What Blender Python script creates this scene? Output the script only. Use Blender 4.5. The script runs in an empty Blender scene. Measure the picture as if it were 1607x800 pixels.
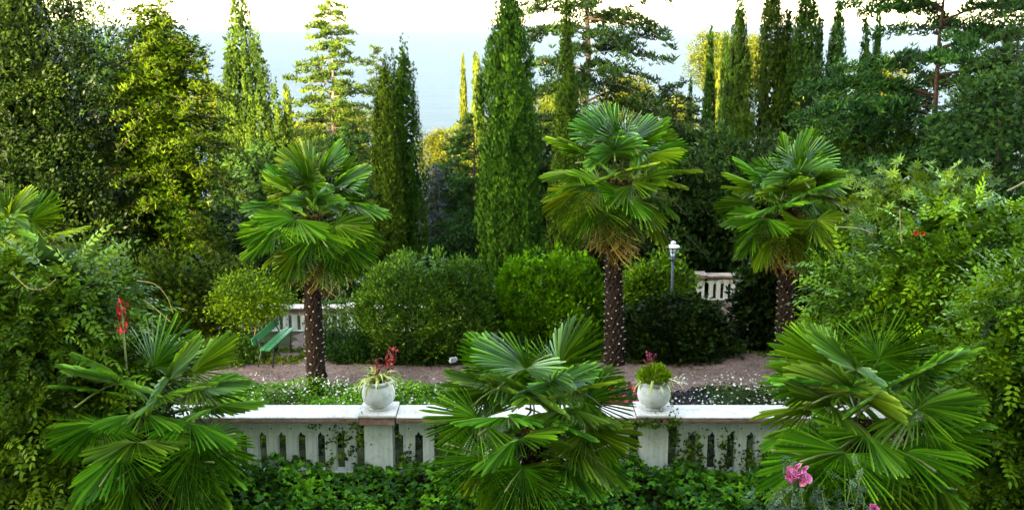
import bpy, math, random
import numpy as np
from mathutils import Vector, Matrix

# ------------------------------------------------------------------ camera, sky, sun, exposure
sc = bpy.context.scene
CAMZ, F, CX, CY = 6.8, 1722.0, 803.5, 400.0
PITCH = math.atan(362.0 / F)
cam_d = bpy.data.cameras.new('camera'); cam_d.sensor_width = 36; cam_d.lens = F / 1607 * 36
cam_d.clip_start = 0.1; cam_d.clip_end = 80000
cam = bpy.data.objects.new('camera', cam_d); sc.collection.objects.link(cam)
cam.location = (0, 0, CAMZ); cam.rotation_euler = (math.pi / 2 - PITCH, 0, 0)
sc.camera = cam
SUN_AZ, SUN_EL = math.radians(27), math.radians(20)      # behind the camera, to the left
world = bpy.data.worlds.new('World'); sc.world = world; world.use_nodes = True
nt = world.node_tree
sky = nt.nodes.new('ShaderNodeTexSky'); sky.sky_type = 'NISHITA'; sky.sun_disc = False
sky.sun_elevation = SUN_EL; sky.sun_rotation = math.pi + SUN_AZ
sky.air_density = 1.0; sky.dust_density = 1.2; sky.ozone_density = 1.0
bg = nt.nodes['Background']; bg.inputs[1].default_value = 0.15
nt.links.new(sky.outputs[0], bg.inputs[0])
sun_d = bpy.data.lights.new('sun', 'SUN'); sun_d.energy = 2.1; sun_d.angle = math.radians(0.5)
sun_d.color = (1.0, 0.93, 0.78)
sun = bpy.data.objects.new('sun', sun_d); sc.collection.objects.link(sun)
S = Vector((-math.sin(SUN_AZ) * math.cos(SUN_EL), -math.cos(SUN_AZ) * math.cos(SUN_EL), math.sin(SUN_EL)))
sun.rotation_euler = S.to_track_quat('Z', 'Y').to_euler(); sun.location = S * 60
sc.view_settings.view_transform = 'Standard'; sc.view_settings.look = 'None'
sc.view_settings.gamma = 1; sc.view_settings.use_curve_mapping = False
sc.view_settings.exposure = 3.82
sc.view_settings.use_white_balance = True; sc.view_settings.white_balance_temperature = 8700; sc.view_settings.white_balance_tint = 10   # set for open shade
sc.render.engine = 'CYCLES'
cy = sc.cycles
cy.max_bounces = 7; cy.diffuse_bounces = 1; cy.glossy_bounces = 2; cy.transmission_bounces = 3
cy.use_denoising = True
cy.caustics_reflective = False; cy.caustics_refractive = False

# ------------------------------------------------------------------ pixels to places
SP, CP = math.sin(PITCH), math.cos(PITCH)
def at(px, py, Y):                       # point on the ray through a pixel, at distance Y from the house
    u, v = (px - CX) / F, (CY - py) / F
    k = Y / (CP + v * SP)
    return Vector((u * k, Y, CAMZ + k * (-SP + v * CP)))
def on_z(px, py, z):
    u, v = (px - CX) / F, (CY - py) / F
    k = (z - CAMZ) / (-SP + v * CP)
    return Vector((u * k, k * (CP + v * SP), z))
def mpp(Y, z=3.0): return (Y * CP + (CAMZ - z) * SP) / F     # metres per photo pixel

TP = [(-80, -.5), (15.9, -.5), (15.96, 0), (22, 0), (27, -.85), (34, -1.8), (45, -3.2), (70, -7), (120, -15), (260, -38), (340, -48), (420, -54)]
def gz(y):
    return float(np.interp(y, [a for a, b in TP], [b for a, b in TP]))

# ------------------------------------------------------------------ objects
COL = sc.collection
def link(name, me, parent=None, kind=None):
    o = bpy.data.objects.new(name, me); COL.objects.link(o)
    if parent is not None: o.parent = parent
    if kind: o['kind'] = kind
    return o
def tag(o, label, cat, group=None):
    o['label'] = label; o['category'] = cat
    if group: o['group'] = group
    return o
def thing(name, label, cat, loc=(0, 0, 0), rz=0, group=None):
    o = bpy.data.objects.new(name, None); COL.objects.link(o)
    o.location = loc; o.rotation_euler = (0, 0, rz); o.empty_display_size = .2
    return tag(o, label, cat, group)

class MB:                                 # small solid shapes
    def __init__(s): s.v = []; s.f = []
    def add(s, v, f):
        n = len(s.v); s.v += [tuple(x) for x in v]; s.f += [tuple(i + n for i in q) for q in f]; return s
    def box(s, x0, x1, y0, y1, z0, z1, ch=0.0):
        if ch <= 0:
            v = [(x, y, z) for z in (z0, z1) for x, y in ((x0, y0), (x1, y0), (x1, y1), (x0, y1))]
            return s.add(v, [(3, 2, 1, 0), (4, 5, 6, 7), (0, 1, 5, 4), (1, 2, 6, 5), (2, 3, 7, 6), (3, 0, 4, 7)])
        v = []
        for z, k in ((z0, ch), (z0 + ch, 0), (z1 - ch, 0), (z1, ch)):
            v += [(x0 + k, y0 + k, z), (x1 - k, y0 + k, z), (x1 - k, y1 - k, z), (x0 + k, y1 - k, z)]
        f = [(3, 2, 1, 0), (12, 13, 14, 15)]
        for l in range(3):
            for i in range(4):
                a, b = l * 4 + i, l * 4 + (i + 1) % 4; f.append((a, b, b + 4, a + 4))
        return s.add(v, f)
    def tube(s, pts, rad, n=8, cap=True):
        pts = [Vector(p) for p in pts]
        if not hasattr(rad, '__len__'): rad = [rad] * len(pts)
        v = []; up = Vector((.13, .21, 1)); prev = None
        for i, p in enumerate(pts):
            t = (pts[min(i + 1, len(pts) - 1)] - pts[max(i - 1, 0)]).normalized()
            a = t.cross(up if abs(t.normalized().dot(up.normalized())) < .97 else Vector((1, .1, 0))).normalized() if prev is None else (prev - t * prev.dot(t)).normalized()
            prev = a; b = t.cross(a)
            for k in range(n):
                c = 2 * math.pi * k / n
                v.append(p + (a * math.cos(c) + b * math.sin(c)) * rad[i])
        f = []
        for i in range(len(pts) - 1):
            for k in range(n):
                a, b = i * n + k, i * n + (k + 1) % n; f.append((a, b, b + n, a + n))
        if cap:
            f.append(tuple(range(n - 1, -1, -1))); m = (len(pts) - 1) * n; f.append(tuple(m + k for k in range(n)))
        return s.add(v, f)
    def lathe(s, prof, n=28, c=(0, 0, 0), wob=0.0):
        v = []
        for r, z in prof:
            for k in range(n):
                a = 2 * math.pi * k / n
                v.append((c[0] + r * math.cos(a), c[1] + r * math.sin(a), c[2] + z + wob * math.sin(3 * a + z * 9)))
        f = []
        for i in range(len(prof) - 1):
            for k in range(n):
                a, b = i * n + k, i * n + (k + 1) % n; f.append((a, b, b + n, a + n))
        f.append(tuple(range(n - 1, -1, -1))); m = (len(prof) - 1) * n; f.append(tuple(m + k for k in range(n)))
        return s.add(v, f)
    def prism(s, poly, y0, y1):           # outline in x,z, thickness along y
        n = len(poly)
        v = [(x, y0, z) for x, z in poly] + [(x, y1, z) for x, z in poly]
        f = [tuple(range(n)), tuple(range(2 * n - 1, n - 1, -1))]
        f += [((i + 1) % n, i, i + n, (i + 1) % n + n) for i in range(n)]
        return s.add(v, f)
    def mesh(s, name, mat, smooth=False):
        me = bpy.data.meshes.new(name); me.from_pydata(s.v, [], s.f)
        if mat: me.materials.append(mat)
        if hasattr(s, 'tint'): me.attributes.new('var', 'FLOAT', 'POINT').data.foreach_set('value', s.tint)
        if smooth: me.polygons.foreach_set('use_smooth', [True] * len(me.polygons))
        me.update(); return me
    def obj(s, name, mat, parent=None, smooth=False, kind=None):
        return link(name, s.mesh(name, mat, smooth), parent, kind)

# ------------------------------------------------------------------ materials
def nodes_of(name):
    m = bpy.data.materials.new(name); m.use_nodes = True
    return m, m.node_tree, m.node_tree.nodes['Principled BSDF']
def ramp(t, fac, stops):
    r = t.nodes.new('ShaderNodeValToRGB'); e = r.color_ramp.elements
    while len(e) < len(stops): e.new(.5)
    for k, (p, c) in enumerate(stops): e[k].position = p; e[k].color = (*c, 1)
    t.links.new(fac, r.inputs[0]); return r.outputs[0]
def noise(t, scale, detail=4, rough=.6, coord='Object', vec=None):
    if vec is None:
        tc = t.nodes.new('ShaderNodeTexCoord'); vec = tc.outputs[coord]
    n = t.nodes.new('ShaderNodeTexNoise'); n.inputs['Scale'].default_value = scale
    n.inputs['Detail'].default_value = detail; n.inputs['Roughness'].default_value = rough
    t.links.new(vec, n.inputs['Vector']); return n.outputs['Fac']
def bump(t, b, fac, strength=.4, dist=.02):
    n = t.nodes.new('ShaderNodeBump'); n.inputs['Strength'].default_value = strength; n.inputs['Distance'].default_value = dist
    t.links.new(fac, n.inputs['Height']); t.links.new(n.outputs[0], b.inputs['Normal'])
def math_n(t, op, a, b):
    n = t.nodes.new('ShaderNodeMath'); n.operation = op
    for i, x in enumerate((a, b)):
        if isinstance(x, (int, float)): n.inputs[i].default_value = x
        else: t.links.new(x, n.inputs[i])
    return n.outputs[0]
def leaf_mat(name, dark, mid, light, rough=.5, trans=.22, spec=.35, clump=.9, vary=.12):
    """Leaf colours: each leaf carries its own number; patches of a plant differ in hue, plants differ from each other; tones stretched for shadow contrast."""
    m, t, b = nodes_of(name)
    at_ = t.nodes.new('ShaderNodeAttribute'); at_.attribute_name = 'var'
    n = noise(t, clump, 3)
    mx = math_n(t, 'ADD', math_n(t, 'MULTIPLY', at_.outputs['Fac'], .75), math_n(t, 'MULTIPLY', math_n(t, 'SUBTRACT', n, .38), .75))
    c = ramp(t, mx, [(0.0, tuple(.45 * q for q in dark)), (.28, dark), (.58, mid), (.92, tuple(1.25 * q for q in light))])  # ramp ends stretched: deeper shade and brighter highlights put into the leaf colour
    oi = t.nodes.new('ShaderNodeObjectInfo')
    h = t.nodes.new('ShaderNodeHueSaturation')
    t.links.new(c, h.inputs['Color'])
    t.links.new(math_n(t, 'ADD', .5 - .018, math_n(t, 'MULTIPLY', oi.outputs['Random'], .036)), h.inputs['Hue'])
    t.links.new(math_n(t, 'ADD', 1 - vary, math_n(t, 'MULTIPLY', oi.outputs['Random'], 2 * vary)), h.inputs['Value'])
    t.links.new(h.outputs[0], b.inputs['Base Color'])
    b.inputs['Roughness'].default_value = rough; b.inputs['Specular IOR Level'].default_value = spec * .6 if spec > .35 else spec * .4
    tr = t.nodes.new('ShaderNodeBsdfTranslucent')
    h2 = t.nodes.new('ShaderNodeHueSaturation'); h2.inputs['Hue'].default_value = .485; h2.inputs['Value'].default_value = 1.25
    t.links.new(h.outputs[0], h2.inputs['Color']); t.links.new(h2.outputs[0], tr.inputs['Color'])
    mix = t.nodes.new('ShaderNodeMixShader'); mix.inputs[0].default_value = trans * .45
    t.links.new(b.outputs[0], mix.inputs[1]); t.links.new(tr.outputs[0], mix.inputs[2])
    t.links.new(mix.outputs[0], t.nodes['Material Output'].inputs['Surface'])
    return m
def solid_mat(name, c1, c2, scale=8, rough=.7, spec=.3, bmp=.3, dist=.01, c3=None, metal=0, detail=6):
    m, t, b = nodes_of(name)
    n = noise(t, scale, detail, .65)
    st = [(.3, c1), (.7, c2)] if c3 is None else [(.28, c1), (.5, c2), (.75, c3)]
    t.links.new(ramp(t, n, st), b.inputs['Base Color'])
    b.inputs['Roughness'].default_value = rough; b.inputs['Specular IOR Level'].default_value = spec; b.inputs['Metallic'].default_value = metal
    if bmp: bump(t, b, noise(t, scale * 4, 5, .7), bmp, dist)
    return m

M = {}
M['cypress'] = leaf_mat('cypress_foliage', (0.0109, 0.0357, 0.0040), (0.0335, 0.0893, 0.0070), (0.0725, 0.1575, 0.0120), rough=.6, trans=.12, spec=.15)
M['cypress_shaded'] = leaf_mat('shaded_cypress_foliage', (0.0048, 0.0167, 0.0018), (0.0147, 0.0417, 0.0031), (0.0319, 0.0736, 0.0053), rough=.6, trans=.12, spec=.15)  # darker copy: the shade on the right-hand row is put into the colour
M['cypress_far_sunlit'] = leaf_mat('far_sunlit_cypress_foliage', (0.031, 0.050, 0.006), (0.088, 0.120, 0.012), (0.148, 0.180, 0.020), rough=.6, trans=.12, spec=.15)  # paler, yellower copy: sunlight on the far cypresses put into the colour
M['cypress_mid'] = leaf_mat('sunny_cypress_foliage', (.012, .032, .004), (.040, .078, .008), (.085, .13, .014), rough=.6, trans=.12, spec=.15)  # brighter copy for the many-topped cypress, its sunlight put into the colour
M['cedar'] = leaf_mat('cedar_needles', (0.0094, 0.0335, 0.0064), (0.0256, 0.0750, 0.0112), (0.0580, 0.1323, 0.0160), rough=.55, trans=.12, spec=.2)
M['cedar_sunlit'] = leaf_mat('sunlit_cedar_needles', (0.0223, 0.0522, 0.0080), (0.0641, 0.1187, 0.0140), (0.1224, 0.1900, 0.0220), rough=.6, trans=.12, spec=.15)  # lighter copy of the cedar colour, sunlight painted in
M['spruce'] = leaf_mat('blue_spruce_needles', (0.022, 0.036, 0.036), (0.050, 0.075, 0.075), (0.099, 0.130, 0.130), rough=.6, trans=.08)
M['yew'] = leaf_mat('yew_foliage', (0.0105, 0.0312, 0.0021), (0.0437, 0.0936, 0.0042), (0.0961, 0.1716, 0.0070), rough=.5, trans=.15, spec=.2)
M['oak'] = leaf_mat('evergreen_oak_foliage', (0.0059, 0.0183, 0.0023), (0.0189, 0.0466, 0.0046), (0.0425, 0.0776, 0.0075), rough=.45, trans=.18, spec=.25)
M['laurel'] = leaf_mat('laurel_foliage', (0.0099, 0.0370, 0.0034), (0.0298, 0.0924, 0.0059), (0.0716, 0.1756, 0.0102), rough=.4, trans=.2, spec=.25)
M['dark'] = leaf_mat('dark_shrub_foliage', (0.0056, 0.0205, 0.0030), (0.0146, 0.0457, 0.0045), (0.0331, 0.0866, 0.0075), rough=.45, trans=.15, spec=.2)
M['box'] = leaf_mat('clipped_bush_foliage', (0.0272, 0.0823, 0.0030), (0.1010, 0.2587, 0.0060), (0.2188, 0.4469, 0.0120), rough=.45, trans=.25, spec=.2)
M['box2'] = leaf_mat('olive_bush_foliage', (0.0200, 0.0583, 0.0060), (0.0672, 0.1590, 0.0120), (0.1616, 0.3074, 0.0220), rough=.45, trans=.2, spec=.25)
M['vine'] = leaf_mat('trumpet_vine_foliage', (0.0275, 0.0739, 0.0040), (0.1122, 0.2352, 0.0080), (0.2915, 0.4480, 0.0180), rough=.38, trans=.28, clump=1.2, spec=.25)
M['vine2'] = leaf_mat('pale_vine_foliage', (0.0194, 0.0595, 0.0040), (0.0857, 0.1955, 0.0100), (0.2491, 0.3740, 0.0250), rough=.4, trans=.3, clump=1.2, spec=.25)
M['rhodo'] = leaf_mat('rosette_foliage', (0.0456, 0.0813, 0.0060), (0.1356, 0.2000, 0.0150), (0.3096, 0.3625, 0.0400), rough=.38, trans=.15, spec=.3)
M['lime'] = leaf_mat('yellow_green_foliage', (0.0540, 0.1045, 0.0040), (0.1552, 0.2470, 0.0080), (0.3135, 0.4085, 0.0150), rough=.5, trans=.3, spec=.2)
M['ivy'] = leaf_mat('ivy_foliage', (0.016, 0.055, 0.003), (0.065, 0.180, 0.006), (0.167, 0.360, 0.014), rough=.4, trans=.2, clump=2.5, spec=.3)
M['grass'] = leaf_mat('grass_blades', (0.039, 0.070, 0.006), (0.096, 0.140, 0.010), (0.182, 0.220, 0.020), rough=.6, trans=.25)
M['rose_leaf'] = leaf_mat('rose_foliage', (0.022, 0.050, 0.020), (0.054, 0.110, 0.045), (0.122, 0.190, 0.080), rough=.35, trans=.2)
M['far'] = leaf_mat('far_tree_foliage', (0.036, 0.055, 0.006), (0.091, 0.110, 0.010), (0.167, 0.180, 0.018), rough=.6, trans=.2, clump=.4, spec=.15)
M['frond'] = leaf_mat('palm_blade', (0.0179, 0.0754, 0.0040), (0.0672, 0.2056, 0.0080), (0.1967, 0.4113, 0.0260), rough=.40, trans=.24, spec=.36, clump=.8, vary=.25)
M['frond_y'] = leaf_mat('yellowing_palm_blade', (0.0394, 0.1000, 0.0040), (0.1205, 0.2300, 0.0080), (0.2936, 0.4000, 0.0300), rough=.4, trans=.26, spec=.3, clump=.8, vary=.25)
M['frond_dry'] = leaf_mat('dry_palm_blade', (.10, .06, .014), (.26, .16, .035), (.42, .29, .08), rough=.7, trans=.2, clump=.8, vary=.25)
M['petiole'] = solid_mat('palm_petiole', (.07, .12, .02), (.16, .18, .04), 20, .45)
M['fibre'] = solid_mat('palm_fibre', (.012, .008, .006), (.036, .023, .016), 22, .95, .1, .9, .03, (.06, .042, .03))
M['stub'] = solid_mat('cut_leaf_base', (.42, .34, .22), (.70, .62, .48), 30, .8)
M['bark'] = solid_mat('conifer_bark', (.035, .024, .017), (.11, .075, .05), 14, .95, .1, .9, .03)
M['bark_pale'] = solid_mat('pale_bark', (.14, .10, .065), (.30, .22, .15), 14, .95, .1, .8, .03)
M['stem'] = solid_mat('green_stem', (.10, .14, .03), (.22, .22, .06), 20, .6)
M['twig'] = solid_mat('yellow_twig', (.22, .17, .04), (.36, .28, .08), 20, .6)
M['cane'] = solid_mat('dry_cane', (.22, .16, .08), (.42, .33, .20), 20, .7)
# plaster with grime: pale, stained along patches of its own
m, t, b = nodes_of('white_stained_plaster')
n1, n2 = noise(t, 2.2, 8, .7), noise(t, 16, 6, .7)
mx = math_n(t, 'ADD', math_n(t, 'MULTIPLY', n1, .6), math_n(t, 'MULTIPLY', n2, .4))
t.links.new(ramp(t, mx, [(.30, (.28, .31, .22)), (.40, (.60, .64, .53)), (.47, (.74, .78, .69)), (.62, (.78, .80, .72)), (.8, (.82, .83, .77))]), b.inputs['Base Color'])
tc = t.nodes.new('ShaderNodeTexCoord'); mp = t.nodes.new('ShaderNodeMapping'); mp.inputs['Scale'].default_value = (14, 14, .9); t.links.new(tc.outputs['Object'], mp.inputs['Vector'])
sk = ramp(t, noise(t, 1.0, 5, .7, vec=mp.outputs[0]), [(.46, (1, 1, 1)), (.66, (.50, .53, .42))])
mulc = t.nodes.new('ShaderNodeMixRGB'); mulc.blend_type = 'MULTIPLY'; mulc.inputs[0].default_value = .45
t.links.new(b.inputs['Base Color'].links[0].from_socket, mulc.inputs[1]); t.links.new(sk, mulc.inputs[2]); t.links.new(mulc.outputs[0], b.inputs['Base Color'])
b.inputs['Roughness'].default_value = .85; bump(t, b, noise(t, 55, 6, .75), .5, .012); M['plaster'] = m
m, t, b = nodes_of('coping_stone')
n1, n2 = noise(t, 3.0, 8, .7), noise(t, 24, 6, .7)
mx = math_n(t, 'ADD', math_n(t, 'MULTIPLY', n1, .55), math_n(t, 'MULTIPLY', n2, .45))
t.links.new(ramp(t, mx, [(.30, (.24, .19, .13)), (.42, (.52, .45, .36)), (.52, (.70, .63, .53)), (.62, (.76, .70, .61)), (.8, (.80, .76, .69))]), b.inputs['Base Color'])
b.inputs['Roughness'].default_value = .85; bump(t, b, noise(t, 60, 6, .75), .5, .01); M['coping'] = m
M['edge'] = solid_mat('stained_moulding', (.16, .075, .05), (.36, .19, .145), 9, .85, .2, .5, .01, (.50, .34, .28))
M['edge_pale'] = solid_mat('pale_moulding', (.30, .22, .19), (.52, .44, .40), 9, .85, .2, .5, .01, (.62, .57, .53))
M['urn'] = solid_mat('urn_stone', (.44, .45, .36), (.68, .68, .60), 7, .85, .2, .6, .015, (.80, .80, .75))
M['soil'] = solid_mat('soil', (.018, .013, .009), (.05, .036, .024), 12, .95, .1, .9, .04)
M['green_paint'] = solid_mat('green_paint', (.010, .13, .028), (.02, .22, .05), 9, .4, .5, .15, .004)
M['iron'] = solid_mat('dark_iron', (.02, .022, .024), (.05, .05, .05), 20, .5, .5, .3, .004)
M['lamp_paint'] = solid_mat('grey_lamp_paint', (.025, .035, .05), (.06, .08, .11), 14, .45, .5, .15, .003)
M['lamp_white'] = solid_mat('white_enamel', (.62, .64, .66), (.78, .79, .80), 12, .35, .5, 0)
m, t, b = nodes_of('lamp_glass')
b.inputs['Base Color'].default_value = (.75, .82, .88, 1); b.inputs['Roughness'].default_value = .12; b.inputs['Transmission Weight'].default_value = .55; M['glass'] = m
# ------------------------------------------------------------------ ground, path, sea
m, t, b = nodes_of('garden_soil')
n1, n2 = noise(t, .6, 6, .6), noise(t, 9, 8, .7)
t.links.new(ramp(t, math_n(t, 'ADD', math_n(t, 'MULTIPLY', n1, .6), math_n(t, 'MULTIPLY', n2, .4)),
    [(.34, (.018, .014, .008)), (.48, (.035, .036, .012)), (.56, (.05, .065, .015)), (.68, (.10, .085, .05))]), b.inputs['Base Color'])
b.inputs['Roughness'].default_value = .95; b.inputs['Specular IOR Level'].default_value = .1; bump(t, b, n2, .8, .05); M['ground'] = m
m, t, b = nodes_of('pink_gravel')
n1, n2, n3 = noise(t, 45, 4, .8), noise(t, .9, 6, .6), noise(t, 5, 6, .65)
tc = t.nodes.new('ShaderNodeTexCoord'); vo = t.nodes.new('ShaderNodeTexVoronoi'); vo.inputs['Scale'].default_value = 38
t.links.new(tc.outputs['Object'], vo.inputs['Vector'])
sep = t.nodes.new('ShaderNodeSeparateColor'); t.links.new(vo.outputs['Color'], sep.inputs[0])
g = math_n(t, 'ADD', math_n(t, 'MULTIPLY', sep.outputs[0], .30), math_n(t, 'ADD', math_n(t, 'MULTIPLY', n2, .35), math_n(t, 'MULTIPLY', n3, .38)))
t.links.new(ramp(t, g, [(.30, (.045, .026, .016)), (.42, (.115, .066, .046)), (.55, (.19, .114, .086)), (.70, (.28, .18, .145)), (.8, (.40, .28, .24))]), b.inputs['Base Color'])
b.inputs['Roughness'].default_value = .95; bump(t, b, vo.outputs['Distance'], .8, .02); M['gravel'] = m
M['grey_path'] = solid_mat('pale_path', (.30, .29, .28), (.50, .48, .46), 3, .95, .1, .5, .03)
m, t, b = nodes_of('sea_water')
b.inputs['Roughness'].default_value = .5; b.inputs['IOR'].default_value = 1.333; b.inputs['Specular IOR Level'].default_value = .02
tc = t.nodes.new('ShaderNodeTexCoord'); mp = t.nodes.new('ShaderNodeMapping'); mp.inputs['Scale'].default_value = (.55, 1.5, 1)
t.links.new(tc.outputs['Object'], mp.inputs['Vector'])
w1 = noise(t, .11, 8, .7, vec=mp.outputs[0]); w2 = noise(t, .012, 4, .6, vec=mp.outputs[0])
mp2 = t.nodes.new('ShaderNodeMapping'); mp2.inputs['Scale'].default_value = (.012, .05, 1); t.links.new(tc.outputs['Object'], mp2.inputs['Vector'])
w3 = noise(t, 1.0, 6, .65, vec=mp2.outputs[0])
t.links.new(ramp(t, math_n(t, 'ADD', math_n(t, 'MULTIPLY', w1, .5), math_n(t, 'MULTIPLY', w3, .5)), [(.40, (.036, .060, .082)), (.52, (.046, .073, .097)), (.62, (.054, .082, .106))]), b.inputs['Base Color'])
bump(t, b, math_n(t, 'ADD', w1, math_n(t, 'MULTIPLY', w2, 2.0)), .7, 2.2); M['sea'] = m

rng = np.random.default_rng(11); rnd = random.Random(5)
xs = np.unique(np.concatenate([np.linspace(-420, -20, 21), np.linspace(-20, 20, 81), np.linspace(20, 420, 21)]))
ys = np.unique(np.concatenate([np.linspace(-80, 10, 10), np.linspace(10, 46, 90), np.linspace(46, 420, 60), [15.9, 15.96]]))
X, Y = np.meshgrid(xs, ys)
Z = np.interp(Y, [a for a, b in TP], [b for a, b in TP])
Z = Z + np.where(Y > 60, 1, 0) * (np.sin(X * .07 + Y * .05) * 1.2) * np.clip((Y - 60) / 40, 0, 1)
nx, ny = len(xs), len(ys)
V = np.stack([X.ravel(), Y.ravel(), Z.ravel()], 1)
idx = np.arange(nx * ny).reshape(ny, nx)
Q = np.stack([idx[:-1, :-1].ravel(), idx[:-1, 1:].ravel(), idx[1:, 1:].ravel(), idx[1:, :-1].ravel()], 1)
me = bpy.data.meshes.new('ground'); me.from_pydata(V.tolist(), [], Q.tolist()); me.materials.append(M['ground'])
link('ground', me, kind='structure')
mb = MB(); s_ = 60000
mb.add([(-s_, 200, -46), (s_, 200, -46), (s_, s_, -46), (-s_, s_, -46)], [(0, 1, 2, 3)])
mb.obj('sea', M['sea'], kind='structure')
def ribbon(name, pts, mat, lift, seed):
    r = random.Random(seed); v = []; f = []
    P = []
    for (a, wa), (b_, wb) in zip(pts[:-1], pts[1:]):
        a, b_ = Vector(a), Vector(b_); n = max(2, int((b_ - a).length / .22))
        for k in range(n): P.append((a.lerp(b_, k / n), wa + (wb - wa) * k / n))
    P.append((Vector(pts[-1][0]), pts[-1][1]))
    ph = [r.random() * 6 for _ in range(6)]
    for i, (p, w) in enumerate(P):
        t = (P[min(i + 2, len(P) - 1)][0] - P[max(i - 2, 0)][0]).normalized(); nn = Vector((-t.y, t.x))
        for k in range(9):
            e = k / 8 * 2 - 1
            wob = (.06 * math.sin(i * .9 + ph[0]) + .05 * math.sin(i * .37 + ph[1]) + .04 * r.uniform(-1, 1)) * (1 if e > 0 else -1) if abs(e) == 1 else 0
            q = p + nn * (e * w / 2 + wob)
            v.append((q.x, q.y, gz(q.y) + lift - (.012 if abs(e) == 1 else 0)))
    for i in range(len(P) - 1):
        for k in range(8):
            a = i * 9 + k; f.append((a, a + 1, a + 10, a + 9))
    MB().add(v, f).obj(name, mat, kind='structure')
ribbon('gravel_path', [((-14, 20.6), 1.6), ((-6, 20.7), 1.6), ((0, 20.7), 1.6), ((4, 20.7), 1.75), ((13, 20.4), 1.8)], M['gravel'], .016, 1)
ribbon('gravel_path', [((-4.2, 20.6), 1.3), ((-4.3, 22.2), 1.15), ((-4.5, 24.5), 1.1), ((-4.7, 26.7), 1.2)], M['gravel'], .022, 2)
ribbon('gravel_path', [((3.9, 20.9), 1.5), ((4.7, 22.0), 1.7), ((5.5, 24.5), 1.5), ((6.4, 28), 1.5), ((7.4, 33.2), 1.6)], M['gravel'], .028, 3)
ribbon('lower_path', [((-12, 40.5), 3), ((-3, 40.5), 3), ((2, 41), 3)], M['grey_path'], .03, 4)

# ------------------------------------------------------------------ leaves
def unit(v): return v / np.maximum(np.linalg.norm(v, axis=-1, keepdims=True), 1e-9)
def frames(d, n):
    d = unit(d); x = np.cross(d, n); bad = np.linalg.norm(x, axis=1) < 1e-3
    x[bad] = np.cross(d[bad], np.array([.3, .9, .2])); x = unit(x); z = np.cross(x, d)
    return np.stack([x, d, z], 2)
def tm(leaves):
    """template: leaves = list of (base, direction, normal, length, width) -> a folded quad each"""
    V, Fq = [], []
    for b_, d_, n_, L, W in leaves:
        b_, d_, n_ = Vector(b_), Vector(d_).normalized(), Vector(n_)
        x = d_.cross(n_).normalized(); z = x.cross(d_)
        k = len(V)
        V += [b_, b_ + d_ * L * .42 + x * W / 2 + z * W * .12, b_ + d_ * L - z * W * .10, b_ + d_ * L * .42 - x * W / 2 + z * W * .12]
        Fq.append((k, k + 1, k + 2, k + 3))
    return np.array([tuple(v) for v in V]), np.array(Fq)
rt = random.Random(3)
def jit(a): return rt.uniform(-a, a)
T_LEAF = tm([((0, 0, 0), (0, 1, 0), (0, 0, 1), 1, .5)])
T_NARROW = tm([((0, 0, 0), (0, 1, 0), (0, 0, 1), 1, .24)])
T_SPRIG = tm([((0, 0, 0), (0, 1, 0), (0, 0, 1), 1, .30), ((0, .14, 0), (.8, 1, .25), (.2, 0, 1), .62, .24), ((0, .22, 0), (-.75, 1, -.2), (-.2, 0, 1), .62, .24), ((0, .48, 0), (.6, 1, -.3), (.1, 0, 1), .45, .2)])
T_SPRAY3 = tm([((0, 0, 0), (0, 1, .1), (0, 0, 1), 1, .26), ((0, .05, 0), (.5, 1, .1), (.2, 0, 1), .72, .22), ((0, .05, 0), (-.5, 1, -.1), (-.2, 0, 1), .75, .22)])
T_CYP = tm([((0, 0, 0), (0, 1, .1), (0, 0, 1), 1, .17), ((0, .05, 0), (.42, 1, .1), (.2, 0, 1), .75, .15), ((0, .1, 0), (-.42, 1, -.1), (-.2, 0, 1), .8, .15)])
T_TUFT = tm([((0, 0, 0), (math.cos(a) * .8, math.sin(a) * .8, .75), (jit(1), jit(1), .6), .85 + jit(.2), .20) for a in (0.3, 1.6, 2.8, 4.1, 5.3)])
def _pin():
    L = []
    for i in range(4):
        y = .18 + i * .2; dz = -.10 * (y * 2) ** 2 * .5
        for s in (-1, 1): L.append(((0, y, dz), (s * 1.0, .55, -.25 + jit(.15)), (jit(.2), .1, 1), .34 - .02 * i, .15))
    L.append(((0, .95, -.22), (0, 1, -.5), (0, .3, 1), .32, .15)); return tm(L)
T_PIN = _pin()
T_ROS = tm([((0, 0, 0), (math.cos(a), math.sin(a), .32 + jit(.22)), (0, 0, 1), 1 + jit(.15), .27) for a in [k * 2 * math.pi / 9 for k in range(9)]] +
           [((0, 0, .02), (math.cos(a), math.sin(a), 1.1), (math.cos(a), math.sin(a), -.3), .5, .16) for a in (0.4, 2.5, 4.6)])
T_IVY = tm([((0, 0, 0), (0, 1, 0), (0, 0, 1), 1, .55), ((0, .12, 0), (.9, .6, -.1), (0, 0, 1), .7, .45), ((0, .12, 0), (-.9, .6, -.1), (0, 0, 1), .7, .45)])
T_FLOWER = tm([((0, 0, 0), (math.cos(a), math.sin(a), .5), (-math.cos(a) * .5, -math.sin(a) * .5, 1), 1, .8) for a in [k * 2 * math.pi / 5 for k in range(5)]])

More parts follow.
